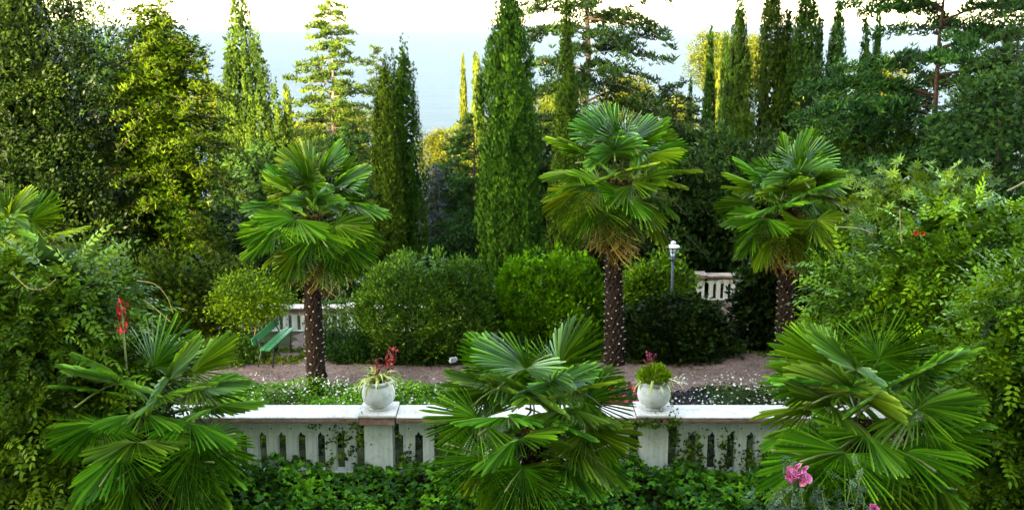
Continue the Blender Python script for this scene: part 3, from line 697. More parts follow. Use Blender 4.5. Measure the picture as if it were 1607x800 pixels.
def place_cypress(label, px, py_mid, py_top, Y, me=None, h0=None, width=None, r0=None, rz=0, group='cypress trees', **kw):
    g = gz(Y); x = at(px, py_mid, Y).x; h = at(px, py_top, Y).z - g
    t = thing('cypress_tree', label, 'cypress', (x, Y, g), 0, group)
    if me is None:
        r = width / 2 * mpp(Y); me = cypress_mesh(h, r, **kw); o = link('crown', me, t, 'stuff')
    else:
        r = width / 2 * mpp(Y); o = link('crown', me, t, 'stuff'); o.scale = (r / r0, r / r0, h / h0); o.rotation_euler.z = rz
    trunk(t, h * .9, max(.06, r * .16))
    return t
# near ones, each its own
place_cypress('thick dark cypress standing tallest in the middle above the clipped bushes', 798, 220, -6, 27.3, width=94, seed=101, n_cl=690, m=29, tip=3.6, ex=.62, size=.108)
place_cypress('slimmer shorter cypress of the dark pair left of centre', 606, 250, 104, 30.2, width=50, seed=102, n_cl=420, m=28, tip=3.0, ex=.7, size=.095)
place_cypress('taller cypress of the dark pair left of centre', 636, 240, 82, 31.2, width=62, seed=103, n_cl=360, m=28, tip=3.2, ex=.7, size=.095, tops=[(0, 0, 1, 1), (-.22, -.1, .985, .5)])
place_cypress('narrow dark cypress in front of the middle cedar', 888, 150, 2, 31.5, width=58, seed=104, n_cl=440, m=28, tip=1.35, ex=.8, size=.095)
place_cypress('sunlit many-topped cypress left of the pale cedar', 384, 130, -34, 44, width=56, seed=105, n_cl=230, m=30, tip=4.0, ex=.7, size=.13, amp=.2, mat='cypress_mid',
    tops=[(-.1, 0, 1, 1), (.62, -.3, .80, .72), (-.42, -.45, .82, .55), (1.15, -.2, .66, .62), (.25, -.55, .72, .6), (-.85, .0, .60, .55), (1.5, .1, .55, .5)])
place_cypress('shaggy shorter cypress in front of the right cypress row', 1163, 170, 84, 37.5, width=42, seed=106, n_cl=240, m=28, tip=4, ex=.6, size=.13)
VAR = []
for k, (tp, ex_) in enumerate(((2.2, .8), (3.2, .7), (1.5, .85))):
    VAR.append(cypress_mesh(9.0, .75, 130 + k, 420, 22, tp, ex_, size=.125, mat='cypress_shaded'))
VARF = [cypress_mesh(9.0, .75, 140 + k, 220, 22, 2.4, .75, size=.2, mat='cypress_far_sunlit') for k in range(2)]
for (label, px, pm, pt, Y, w, v, rz) in [
    ('dark spire cypress at the left of the right-hand row', 1113, 130, 48, 45, 34, 2, .4),
    ('thin cypress between the spire and the tall cypress of the row', 1136, 140, 55, 52, 28, 0, 1.4),
    ('tall narrow cypress above the shaggy one in the right-hand row', 1158, 100, -14, 45, 40, 1, 2.2),
    ('thick tall cypress with sunlit top in the middle of the right-hand row', 1208, 110, -40, 43, 56, 1, .9),
    ('shorter pointed cypress squeezed between two taller ones', 1233, 120, 12, 44, 44, 0, 3.0),
    ('broad tall cypress at the right of the right-hand row', 1262, 110, -36, 42.5, 62, 1, 4.1),
    ('slim cypress leaning on the broad one at the row end', 1283, 130, 26, 44, 34, 0, 5.0),
    ('lone pointed cypress against the sea left of the dark cedar', 1312, 100, -2, 48, 50, 0, 2.7),
    ('small dark cypress behind the dark cedar branches', 1354, 110, 28, 49, 42, 2, 1.9),
    ('thin dark cypress tip beside the dark cedar trunk', 1374, 110, 10, 50, 34, 2, .2),
    ('small dark cypress tucked behind the sunlit many-topped one', 347, 200, 150, 50, 30, 0, .6),
    ('dark pointed cypress low beside the curved cedar limb', 1082, 190, 125, 47, 24, 2, .2)]:
    place_cypress(label, px, pm, pt, Y, VAR[v], 9.0, w, .75, rz)
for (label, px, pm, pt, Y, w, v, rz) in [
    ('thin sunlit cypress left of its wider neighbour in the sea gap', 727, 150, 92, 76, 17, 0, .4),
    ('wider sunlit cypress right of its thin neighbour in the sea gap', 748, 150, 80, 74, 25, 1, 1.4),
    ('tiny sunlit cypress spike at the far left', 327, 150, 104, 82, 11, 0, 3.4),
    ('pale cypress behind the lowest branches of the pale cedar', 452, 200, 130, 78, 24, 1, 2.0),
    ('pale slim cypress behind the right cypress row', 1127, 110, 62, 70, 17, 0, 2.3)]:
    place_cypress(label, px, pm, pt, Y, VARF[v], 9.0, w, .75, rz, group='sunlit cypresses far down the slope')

def cedar(label, px, py_mid, py_top, Y, Lmax, seed, n_br, mat='cedar', tuft=.13, zmin=.22, shape=.75, droop=.12, bark='bark', rise=.18, twd=.17, tr=.2, az_bias=None, name='cedar_tree', spacing=.1, cat='cedar', thick=.03, onto=None):
    g = gz(Y); x = at(px, py_mid, Y).x; h = at(px, py_top, Y).z - g
    t = onto or thing(name, label, cat, (x, Y, g)); r = np.random.default_rng(seed)
    if onto is None: trunk(t, h * .99, tr, .015, bark)
    limbs = MB(); pos = []; dr = []
    for i in range(n_br):
        q = zmin + (1 - zmin) * (i + r.uniform(0, .8)) / n_br
        az = i * 2.39996 + r.uniform(-.5, .5)
        if az_bias is not None and r.random() < .5: az = az_bias[int(r.integers(len(az_bias)))] + r.normal(0, .35)
        L = Lmax * ((1 - q) / (1 - zmin)) ** shape * r.uniform(.5, 1.1) + .25; q += r.normal(0, .006)
        ri = rise * r.uniform(-.2, 2.0); dp = droop * r.uniform(.2, 2.0)
        K = 9; s = np.linspace(0, 1, K)
        P = np.stack([np.cos(az) * L * s, np.sin(az) * L * s, q * h + L * (ri * s - (dp + ri * .6) * s ** 2.2) + .02 * L * np.sin(5 * s + i)], 1)
        side = np.array([-math.sin(az), math.cos(az), 0]); P += side * (np.sin(s * 3 + i) * .05 * L)[:, None]
        limbs.tube([tuple(p) for p in P], [max(.008, tr * .34 * (L / Lmax) ** .8 * (1 - .9 * k)) for k in s], 4)
        nt_ = max(5, int(L / twd * 2))
        for k in range(nt_):
            u = .12 + .88 * (k + r.random()) / nt_; p = np.array([np.interp(u, s, P[:, c]) for c in range(3)])
            fw = unit(np.array([np.interp(min(1, u + .05), s, P[:, c]) - np.interp(max(0, u - .05), s, P[:, c]) for c in range(3)]))
            sd = side * (1 if k % 2 else -1)
            tl = (.10 + .26 * L * (1 - u) ** .7 * min(1, u * 3)) * r.uniform(.6, 1.2)
            dd = unit(fw * r.uniform(.5, 1.0) + sd + np.array([0, 0, r.uniform(-.42, .16)]))
            m_ = max(2, int(tl / spacing)); w = (np.arange(m_) + r.uniform(0, 1, m_)) / m_
            pp = p + dd * (w * tl)[:, None] + np.stack([r.normal(0, .025, m_), r.normal(0, .025, m_), r.normal(.01, thick, m_) - .12 * tl * w ** 2], 1)
            pos.append(pp); dr.append(np.repeat(dd[None], m_, 0))
    pos = np.concatenate(pos); dr = np.concatenate(dr); N = len(pos)
    # tufts stand up from the twigs: template z is its axis
    d = dr + r.normal(0, .35, (N, 3)); n = UP + r.normal(0, .3, (N, 3)) + dr * .3
    clv = r.uniform(0, 1, N // 12 + 2)
    Lv = Leaves().add(T_TUFT, pos, d, n, tuft * r.uniform(.7, 1.3, N), np.clip(np.repeat(clv, 12)[:N] * .5 + r.uniform(0, .5, N), 0, 1))
    Lv.obj('bough' if onto else 'crown', M[mat], t)
    limbs.obj('limb', M[bark], t, True, 'stuff')
    return t
cedar('pale sunlit cedar with flat tiers against the sea', 521, 120, -16, 52, 4.3, 201, 96, 'cedar_sunlit', .32, .10, .8, .03, 'bark_pale', .10, .20, .16, spacing=.15, thick=.06)
cedar('thin small pale cedar right of the larger pale one', 592, 150, 74, 57, 1.7, 202, 60, 'cedar_sunlit', .24, .15, .9, .06, 'bark', .1, .22, .1, spacing=.16, thick=.06)
cedar('wide cedar with long drooping branches behind the tallest palm', 921, 80, -230, 36, 4.9, 203, 90, 'cedar', .25, .10, .62, .24, 'bark_pale', .26, .16, .21, (-.1, .25, -.6, 3.4, -1.4), spacing=.13, thick=.08)
cedar('dark spreading cedar with bare trunk on the right', 1470, 150, -150, 29, 4.9, 204, 88, 'cedar', .24, .12, .45, .08, 'bark', .20, .14, .15, (3.1, 2.8, 3.5, .1, -.3, 4.6), spacing=.125, thick=.08)
cedar('low dark cedar in the shade under the sea gap', 745, 280, 186, 35, 2.6, 205, 70, 'cedar', .18, .10, .7, .08, 'bark', .15, .16, .14, (3.1, 3.5, 3.9), spacing=.10, thick=.05)
cedar('dark cedar with drooping sprays at the right edge', 1590, 150, 40, 26.5, 2.6, 206, 90, 'cedar', .17, .10, .45, .22, 'bark', .2, .14, .16, (3.1, 3.6, 4.2), spacing=.09, thick=.05)
cedar('cedar branch tree reaching in at the top right corner', 1650, 0, -120, 33, 4.2, 207, 50, 'cedar', .18, .40, .5, .10, 'bark', .2, .16, .18, (3.1, 3.4, 2.9), spacing=.11, thick=.05)
cedar('small blue spruce in the shade beside the dark cypress pair', 684, 340, 262, 34, .95, 208, 80, 'spruce', .14, .05, .9, .10, 'bark', .05, .12, .07, name='spruce_tree', spacing=.08, cat='spruce')
cedar('dark cedar in the shade just right of the bushy palm crown', 548, 300, 205, 30.5, 1.9, 211, 64, 'cedar', .19, .08, .5, .12, 'bark', .18, .16, .13, (3.6, 4.4, 5.2), spacing=.11, thick=.07)
cedar('dark cedar filling the shade between the palm crowns', 1060, 250, 130, 38, 2.8, 209, 80, 'cedar', .20, .12, .55, .12, 'bark', .18, .17, .16, (3.4, 4.2, 5.2, .1), spacing=.11, thick=.05)

def crown_tree(name, label, cat, px, py_mid, py_top, Y, width, seed, prof, n_cl, m, T, size, spread, mix, mat, z0=0.0, amp=.2, nmix=(0, 1, .6), tr=.2, bark='bark', ryk=1.0, back=.35, group=None, ground=None, fill=.06, out=.6, depth_k=.8, var=(.1, .9), tri_trunk=True, fsize=2.0, stray=0):
    g = gz(Y) if ground is None else ground
    x = at(px, py_mid, Y).x; h = at(px, py_top, Y).z - g; r = width / 2 * mpp(Y, g + h / 2)
    t = thing(name, label, cat, (x, Y, g), 0, group)
    L = Leaves(); pos, nr, tt = envelope(n_cl, prof, h - z0, r, r * ryk, z0, seed, amp, back)
    pos[:, :2] *= np.random.default_rng(seed).uniform(depth_k, 1.05, (n_cl, 1))
    clumps(L, pos, nr, m, T, size, spread, mix, nmix, seed, var, out)
    if stray:
        p2, n2, _ = envelope(stray, prof, h - z0, r * 1.0, r * ryk, z0, seed + 9, amp, .4); q2 = np.random.default_rng(seed + 9)
        for st in range(3):
            dd = unit(n2 + UP * .9 + q2.normal(0, .25, n2.shape)); L.add(T, p2 + dd * (size * (.3 + .8 * st)), dd + q2.normal(0, .5, n2.shape), q2.normal(0, 1, n2.shape), size * 1.25, q2.uniform(.3, 1, stray))
    if fill: filler(L, prof, h - z0, r, r * ryk, z0, int(n_cl * m * fill), size * fsize, seed + 3, T_LEAF, .72)
    L.obj('crown', M[mat], t)
    if tri_trunk: trunk(t, h * .8, tr, None, bark)
    return t
dome = lambda t: np.sqrt(np.clip(1 - np.abs(2 * t - .9) ** 2.2 / 1.2, .0, 1)) * np.clip((1 - t) * 6, 0, 1) ** .5
cone = lambda t: np.clip(1 - t, 0, 1) ** .55 * np.clip(.6 + t * 4, 0, 1)
ball = lambda t: np.sqrt(np.clip(1 - (2 * t - 1) ** 2, .0, 1))
mound = lambda t: np.sqrt(np.clip(1 - t ** 2.4, 0, 1))
# the two big evergreens at the left
yew = crown_tree('yew_tree', 'broad yellow-green conifer with layered sprays left of the sunlit cypress', 'conifer', 262, 230, 30, 28, 150, 301, lambda t: np.interp(t, [0, .15, .3, .45, .6, .75, .9, 1], [.8, .95, 1, .92, .74, .66, .52, .12]),
           490, 27, T_SPRIG, .165, (.24, .09), (1.0, .22, .28), 'yew', amp=.40, nmix=(.3, 1, .35), tr=.28, depth_k=.68, fill=.2, fsize=2.4)
cedar('', 262, 230, 4, 28, 2.75, 310, 150, 'yew', .16, .02, .42, .20, 'bark', .16, .15, .2, (4.7, 4.2, 5.2, 3.6, 5.8), spacing=.095, thick=.06, onto=yew)
crown_tree('evergreen_oak', 'large dense evergreen with small leaves filling the left edge', 'tree', 20, 200, -90, 26.5, 300, 302, lambda t: np.clip(1 - t ** 3.0, 0, 1) ** .6 * np.clip(.8 + t, 0, 1),
           950, 56, T_LEAF, .108, (.18, .13), (.9, .4, .55), 'oak', amp=.24, nmix=(.4, .8, .6), tr=.3, fill=.2, fsize=3.2)
crown_tree('evergreen_oak', 'sunlit yellow treetop behind the left evergreens', 'tree', 128, 80, -30, 40, 130, 303, dome, 300, 50, T_LEAF, .15, (.30, .24), (.8, .4, .7), 'oak', amp=.2, nmix=(.4, .8, .7), tr=.25)

# ------------------------------------------------------------------ clipped bushes and shrubs
crown_tree('round_bush', 'larger round olive green bush in the middle of the terrace', 'bush', 670, 490, 404, 22.7, 198, 311, lambda t: ball(.13 + .87 * t) ** .8, 760, 34, T_LEAF, .078, (.085, .085), (1, .7, .45), 'box2', amp=.06, nmix=(.2, .6, .9), tr=.08, back=.3, fill=.08, depth_k=.92, stray=160)
crown_tree('round_bush', 'bright green clipped bush behind the middle palm', 'bush', 866, 480, 400, 23.4, 158, 312, lambda t: ball(.16 + .84 * t) ** .7, 500, 25, T_SPRAY3, .10, (.075, .085), (.8, 1.0, .35), 'box', amp=.06, nmix=(.4, .2, .9), tr=.08, back=.3, fill=.08, depth_k=.93, stray=150)
crown_tree('juniper_shrub', 'low dark spreading shrub below the lamp post', 'shrub', 1056, 530, 474, 22.6, 166, 313, mound, 320, 24, T_SPRIG, .115, (.13, .07), (1, .25, .4), 'dark', amp=.12, tr=.06, back=.3, fill=.08)
crown_tree('leafy_shrub', 'loose yellow-green shrub left of the lamp post', 'shrub', 1030, 450, 408, 26.0, 116, 314, mound, 320, 26, T_LEAF, .11, (.15, .12), (.9, .4, .6), 'box', amp=.22, tr=.05, back=.3)
crown_tree('laurel_shrub', 'dark glossy shrub beside the trunk of the rightmost tall palm', 'shrub', 1206, 500, 425, 23.2, 80, 315, lambda t: ball(.1 + .9 * t), 220, 30, T_LEAF, .15, (.16, .14), (.9, .35, .6), 'dark', amp=.25, tr=.05, back=.3)
crown_tree('laurel_shrub', 'dark shrub behind the rightmost tall palm trunk', 'shrub', 1285, 470, 395, 24.2, 150, 316, mound, 300, 30, T_LEAF, .15, (.2, .16), (.9, .35, .6), 'dark', amp=.2, tr=.05, back=.3)
crown_tree('small_tree', 'small yellow-green tree on a thin stem behind the bench', 'tree', 396, 465, 434, 22.9, 86, 317, ball, 190, 30, T_LEAF, .075, (.12, .09), (.8, .35, .7), 'lime', z0=.72, amp=.55, tr=.035, bark='twig', back=.4, fill=.03)
crown_tree('hedge_shrub', 'low dark box shrub in front of the bench', 'shrub', 360, 555, 536, 21.9, 92, 318, mound, 260, 26, T_LEAF, .05, (.10, .06), (.8, .7, .5), 'box2', amp=.12, tr=.03, back=.3)
crown_tree('hedge_shrub', 'low dark hedge left of the larger round bush', 'shrub', 545, 555, 530, 22.3, 100, 319, mound, 260, 26, T_LEAF, .06, (.12, .08), (.8, .7, .5), 'dark', amp=.15, tr=.03, back=.3)
crown_tree('hedge_shrub', 'low dark hedge along the foot of the larger round bush', 'shrub', 660, 565, 548, 21.75, 150, 320, mound, 260, 26, T_LEAF, .05, (.12, .05), (.8, .7, .5), 'dark', amp=.1, tr=.03, back=.3, ryk=.3)
crown_tree('hedge_shrub', 'low dark hedge along the foot of the bright clipped bush', 'shrub', 850, 560, 540, 22.1, 170, 321, mound, 260, 26, T_LEAF, .05, (.12, .05), (.8, .7, .5), 'dark', amp=.1, tr=.03, back=.3, ryk=.3)
crown_tree('leafy_shrub', 'thin climbing shrub on the bent canes', 'shrub', 530, 510, 478, 25.0, 60, 322, ball, 90, 22, T_LEAF, .08, (.14, .14), (.8, .3, .8), 'box2', amp=.3, tr=.02, back=.4, fill=0)
crown_tree('leafy_shrub', 'dark feathery shrub left of the small yellow-green tree', 'shrub', 300, 460, 402, 24.2, 170, 323, lambda t: ball(.2 + .8 * t), 320, 24, T_SPRIG, .12, (.16, .14), (.9, .4, .5), 'yew', amp=.22, tr=.06, back=.3)
crown_tree('leafy_shrub', 'brownish green shrub above the left vine', 'shrub', 190, 430, 392, 25.5, 160, 324, mound, 300, 34, T_LEAF, .09, (.17, .14), (.9, .4, .6), 'oak', amp=.22, tr=.06, back=.3)
crown_tree('rosette_shrub', 'large shrub of pale leaf rosettes right of the yellowing palm', 'shrub', 1455, 340, 272, 19.6, 250, 325, lambda t: ball(.12 + .88 * t) ** .8, 470, 8, T_ROS, .145, (.20, .16), (.35, .1, .35), 'rhodo', amp=.18, nmix=(.8, .9, .25), tr=.08, back=.3, fill=.3)
# shrubs below the dark cedar and the shade between the trees
crown_tree('laurel_tree', 'bushy laurel in the shade below the cypress row end', 'tree', 1325, 230, 128, 33, 120, 331, dome, 380, 36, T_LEAF, .15, (.24, .20), (.9, .3, .6), 'laurel', amp=.28, tr=.12)
crown_tree('laurel_tree', 'dense dark laurel below the dark cedar', 'tree', 1405, 260, 165, 31, 190, 332, dome, 380, 23, T_SPRIG, .18, (.28, .18), (.9, .2, .5), 'laurel', amp=.28, tr=.12)
crown_tree('laurel_tree', 'dark feathery evergreen mass at the right edge below the drooping cedar', 'tree', 1565, 240, 96, 25.0, 200, 333, dome, 480, 24, T_SPRIG, .14, (.30, .10), (1, -.1, .4), 'cedar', amp=.34, tr=.12, depth_k=.7)

# ------------------------------------------------------------------ vines in the foreground
def vine(label, px, Y, width, top_py, seed, mat, n_cl, m, size, ryk, py_mid=450, extra=0):
    t = crown_tree('vine_thicket', label, 'vine', px, py_mid, top_py, Y, width, seed, lambda t: np.clip(1 - t ** 4, 0, 1) ** .5 * (.66 + .34 * np.clip(t / .75, 0, 1)), n_cl, m, T_PIN, size, (.19, .15), (.9, .15, .5), mat, amp=.22, nmix=(.15, 1, .35), tr=.07, back=.25, ground=-.5, ryk=ryk, fill=.5, out=.7)
    return t
vl = vine('pale green vine thicket with feathery leaves at the left edge', 62, 14.3, 330, 416, 401, 'vine2', 400, 15, .32, .8)
vr = vine('trumpet vine thicket with feathery leaves and orange blooms on the right', 1520, 17.3, 430, 338, 402, 'vine', 440, 15, .35, .6)
vine('darker trumpet vine hanging at the lower right edge', 1640, 14.0, 260, 430, 403, 'vine', 280, 15, .30, .8, 600)
rr_ = random.Random(9)
def smooth(P, k=6):
    P = [Vector(p) for p in P]; Q = [P[0] * 2 - P[1]] + P + [P[-1] * 2 - P[-2]]; out = []
    for i in range(1, len(Q) - 2):
        a_, b_, c_, d_ = Q[i - 1:i + 3]
        for j in range(k):
            t = j / k; out.append(.5 * (b_ * 2 + (c_ - a_) * t + (a_ * 2 - b_ * 5 + c_ * 4 - d_) * t * t + (b_ * 3 - a_ - c_ * 3 + d_) * t ** 3))
    return out + [P[-1]]
def tendril(parent, pts, mat='twig', r=.005):
    o0 = parent.location
    MB().tube(smooth([Vector(at(*p)) - o0 for p in pts]), r, 5).obj('tendril', M[mat], parent, True)
tendril(vl, [(215, 440, 13.4), (243, 446, 13.3), (262, 466, 13.3), (272, 492, 13.3)])
tendril(vl, [(225, 470, 13.3), (245, 485, 13.3), (268, 505, 13.2)])
tendril(vl, [(20, 430, 13.0), (45, 452, 12.9), (70, 452, 12.9), (88, 438, 12.9)])
tendril(vr, [(1580, 300, 17.2), (1600, 290, 17.2), (1625, 275, 17.2)], 'cane', .014)
tendril(vr, [(1310, 356, 16.2), (1345, 358, 16.2), (1370, 366, 16.2)], 'cane', .008)
tendril(vr, [(1412, 330, 16.2), (1413, 355, 16.2), (1415, 385, 16.2)], 'cane', .008)
M['orange'] = leaf_mat('orange_bloom', (.6, .09, .02), (.8, .18, .05), (.85, .32, .12), rough=.5, trans=.25)
for (px, py) in ((1440, 368), (1446, 366), (1541, 330)):
    o = MB().lathe([(.006, 0), (.012, .03), (.018, .06), (.042, .085), (.036, .083), (.008, .05)], 10).obj('bloom', M['orange'] if py > 350 else M['lime'], vr, True)
    o.location = at(px, py, 16.1) - vr.location; o.rotation_euler = (rr_.uniform(.9, 1.5), rr_.uniform(-.6, .6), rr_.uniform(-.8, .8))
# red flower spike in the left vine
c = at(190, 478, 13.6); ca = thing('canna_flower', 'tall red and pink flower spike beside the left vine', 'flower', (c.x, 13.6, -.5))
hh = c.z + .5
MB().tube([(0, 0, -.1), (.02, 0, hh * .5), (0, 0, hh)], .014, 6).obj('stem', M['stem'], ca, True)
L = Leaves(); n = 46; z = rng.uniform(-.40, .03, n)
L.add(T_LEAF, np.stack([rng.normal(0, .03, n), rng.normal(0, .03, n), hh + z], 1), rng.normal(0, .5, (n, 3)) + UP, rng.normal(0, 1, (n, 3)), rng.uniform(.05, .11, n), rng.uniform(.0, .9, n))
L.obj('bloom', M['red_petal'], ca)

# ------------------------------------------------------------------ ivy at the wall, flower beds
def ground_leaves(name, label, cat, region, n, T, size, mat, zf, seed, tilt=.5, kind='stuff'):
    r = np.random.default_rng(seed); x0, x1, y0, y1 = region
    x, y = r.uniform(x0, x1, n), r.uniform(y0, y1, n); z = zf(x, y) - np.abs(r.normal(0, .05, n)) * np.where(r.random(n) < .35, 4, 1)
    pos = np.stack([x, y, z], 1); d = r.normal(0, 1, (n, 3)) * np.array([1, 1, .5]) + np.array([0, -.5, 0])
    L = Leaves().add(T, pos, d, UP + r.normal(0, tilt, (n, 3)) + np.array([0, -.4, 0]), size * r.uniform(.6, 1.4, n), np.clip(r.uniform(0, 1, n) * .6 + .4 * (np.sin(x * 3 + 1) * np.sin(y * 4) * .5 + .5), 0, 1))
    o = L.obj(name, M[mat], None, kind); tag(o, label, cat); return o
zi = lambda x, y: -.44 + .66 * np.clip((y - 13.6) / 2.0, 0, 1) + .10 * np.sin(x * 2.3 + .7) * np.sin(y * 3.1) + .07 * np.sin(x * 5.1) + .05 * np.sin(x * 9 + y * 7)
ground_leaves('ivy_ground_cover', 'glossy green ivy covering the ground in front of the balustrade', 'ivy', (-7.5, 8, 12.6, 15.86), 24000, T_IVY, .10, 'ivy', zi, 501)
r5 = np.random.default_rng(502)
def climb(name, label, spots, seed, mat='ivy'):
    L = Leaves(); r = np.random.default_rng(seed)
    for (x0, z0, x1, z1, n, sp) in spots:
        s = r.uniform(0, 1, n); x = x0 + (x1 - x0) * s + r.normal(0, sp, n) + .04 * np.sin(s * 14); z = z0 + (z1 - z0) * s + r.normal(0, sp, n)
        y = np.where(z > 1.0, YF - .1 + r.uniform(-.22, .2, n), YF - .105 - np.abs(r.normal(0, .03, n)) - np.where(z > .87, .22, 0))
        L.add(T_IVY, np.stack([x, y, np.minimum(z, 1.02 + r.uniform(0, .04, n))], 1), r.normal(0, 1, (n, 3)) + np.array([0, -.3, -.3]), np.array([0, -1, .5]) + r.normal(0, .5, (n, 3)), r.uniform(.03, .07, n), r.uniform(0, .9, n))
    o = L.obj(name, M[mat]); tag(o, label, 'ivy'); return o
climb('climbing_ivy', 'ivy strands creeping up the left part of the balustrade',
      [(-3.9, .0, -3.3, .25, 60, .05), (-3.1, .0, -2.6, .35, 60, .04), (-2.75, .85, -2.55, .55, 30, .05), (-2.9, .45, -2.4, .8, 40, .05), (-2.6, .30, -2.1, .62, 45, .04), (-2.25, .1, -1.9, .45, 40, .05), (-1.95, .0, -1.6, .3, 60, .06),
       (-1.7, .45, -1.5, .12, 50, .06), (-1.2, .9, -1.0, .5, 30, .03), (-2.3, 1.0, -2.15, 1.06, 14, .03), (-4.6, .0, -4.2, .4, 60, .06), (-1.3, .0, -.8, .25, 60, .08), (-3.0, .82, -3.1, .9, 16, .04), (-2.5, .84, -2.3, .9, 14, .03)], 11)
climb('climbing_ivy', 'ivy trailing over the right pier and hanging down the wall',
      [(2.42, 1.05, 2.48, .45, 160, .045), (1.7, .93, 2.4, .90, 150, .03), (2.3, 1.04, 2.1, 1.04, 30, .05), (2.9, .0, 2.75, .65, 170, .08), (3.2, .0, 3.3, .6, 130, .08), (2.2, .0, 1.9, .3, 110, .08), (3.6, .0, 3.7, .45, 100, .08),
       (2.5, .0, 2.7, .35, 140, .1), (3.9, .1, 4.3, .8, 160, .12), (1.5, .0, 1.2, .5, 90, .08), (4.0, .0, 4.6, .3, 160, .12)], 12)
# beds behind the balustrade
def bed(label, x0, x1, y0, y1, hgt, n, mat, seed, T=T_LEAF, size=.06, edge=.35):
    zf = lambda x, y: hgt * (.75 + .25 * np.sin(x * 4.1 + y * 2) * np.sin(y * 3.7 + 1)) * np.clip(np.minimum(y - y0, y1 - y) * 4, edge, 1)
    return ground_leaves('bedding_foliage', label, 'flower bed', (x0, x1, y0, y1), n, T, size, mat, zf, seed, .7)
bed('leafy bedding under white flowers behind the left balustrade', -5.4, .4, 17.2, 19.75, .46, 15000, 'box', 511)
bed('yellow-green bedding close behind the left balustrade', -5.0, -.4, 17.0, 17.7, .56, 3000, 'lime', 512, T_SPRAY3, .09)
bed('dark green leaf screen added behind the balustrade slots to stand for their shade', -6.2, 6.2, 16.09, 16.8, .92, 13000, 'dark', 516, T_LEAF, .085, 1)  # dense dark leaves added so the slots read as shade
bed('dark purple bedding around the right urn', 1.2, 3.6, 16.5, 19.4, .32, 6000, 'purple_leaf', 513)
bed('dark green bedding under white flowers behind the right balustrade', 3.3, 6.6, 16.5, 19.7, .36, 6500, 'dark', 514)
bed('yellow-green bedding at the right end of the balustrade', 4.2, 6.5, 16.4, 17.6, .45, 2400, 'vine', 515)
def blossoms(name, label, x0, x1, y0, y1, z0, z1, n, mat, seed, size=.03):
    r = np.random.default_rng(seed); k = int(n / 7) + 1
    cx, cy_ = r.uniform(x0, x1, k), r.uniform(y0, y1, k); i = r.integers(0, k, n)
    pos = np.stack([np.clip(cx[i] + r.normal(0, .12, n), x0 - .2, x1 + .2), np.clip(cy_[i] + r.normal(0, .12, n), y0 - .1, y1 + .1), r.uniform(z0, z1, n)], 1)
    L = Leaves().add(T_FLOWER, pos, r.normal(0, 1, (n, 3)) * .5 + np.array([0, 1, 0]), UP + np.array([0, -.7, 0]) + r.normal(0, .4, (n, 3)), size * r.uniform(.7, 1.3, n), r.uniform(0, 1, n))
    tag(L.obj(name, M[mat]), label, 'flowers')
blossoms('white_blossom', 'small white flowers massed behind the left balustrade', -4.9, -.6, 17.5, 19.3, .36, .54, 520, 'white_petal', 521, .023)
blossoms('white_blossom', 'small white flowers dotted on the dark bed at right', 2.9, 5.6, 17.4, 19.6, .30, .46, 520, 'white_petal', 522, .024)
blossoms('yellow_blossom', 'small yellow flowers close behind the right balustrade', 3.3, 5.4, 16.7, 17.7, .3, .46, 160, 'lime', 523, .04)
blossoms('red_blossom', 'red flowers behind the balustrade left of the right urn', 1.45, 2.02, 16.4, 17.6, .55, .95, 240, 'red_petal', 524, .04)
blossoms('red_blossom', 'few red flowers behind the balustrade right of the right urn', 2.5, 3.6, 16.4, 16.8, .5, .6, 12, 'red_petal', 525, .05)
blossoms('purple_blossom', 'purple flowers close behind the balustrade left of the left urn', -2.55, -2.35, 16.5, 16.9, .55, .66, 30, 'purple_petal', 526, .04)
# grass and litter on the path edges
def tufts(label, n, seed, spots):
    r = np.random.default_rng(seed); P = []
    for (x0, x1, y0, y1, k) in spots: P.append(np.stack([r.uniform(x0, x1, k), r.uniform(y0, y1, k)], 1))
    P = np.concatenate(P); c = np.sin(P[:, 0] * 4.3) * np.sin(P[:, 1] * 5.1 + P[:, 0]); P = P[c > -.1]; N = len(P)
    z = np.array([gz(y) for y in P[:, 1]]) + .015
    L = Leaves().add(T_NARROW, np.concatenate([P, z[:, None]], 1), UP * .8 + r.normal(0, .6, (N, 3)), r.normal(0, 1, (N, 3)), r.uniform(.04, .12, N), r.uniform(0, 1, N))
    tag(L.obj('grass', M['grass']), label, 'grass')
tufts('patchy grass along the gravel path by the bench', 0, 531, [(-5.6, -4.2, 21.4, 23.0, 2600), (-4.6, -3.9, 21.6, 22.4, 900), (-8, 4, 21.55, 21.9, 4200), (-7, 6, 19.75, 19.95, 2500), (4.9, 7, 21.9, 23.5, 2000)])
r = np.random.default_rng(540); n = 1600
L = Leaves().add(T_LEAF, np.stack([r.uniform(-7, 7, n), r.uniform(19.9, 21.9, n), np.full(n, .04)], 1), r.normal(0, 1, (n, 3)) * np.array([1, 1, .1]), UP + r.normal(0, .3, (n, 3)), r.uniform(.025, .06, n), r.uniform(0, 1, n))
tag(L.obj('fallen_leaf', M['frond_dry']), 'brown fallen leaves scattered on the gravel path', 'leaf litter', )

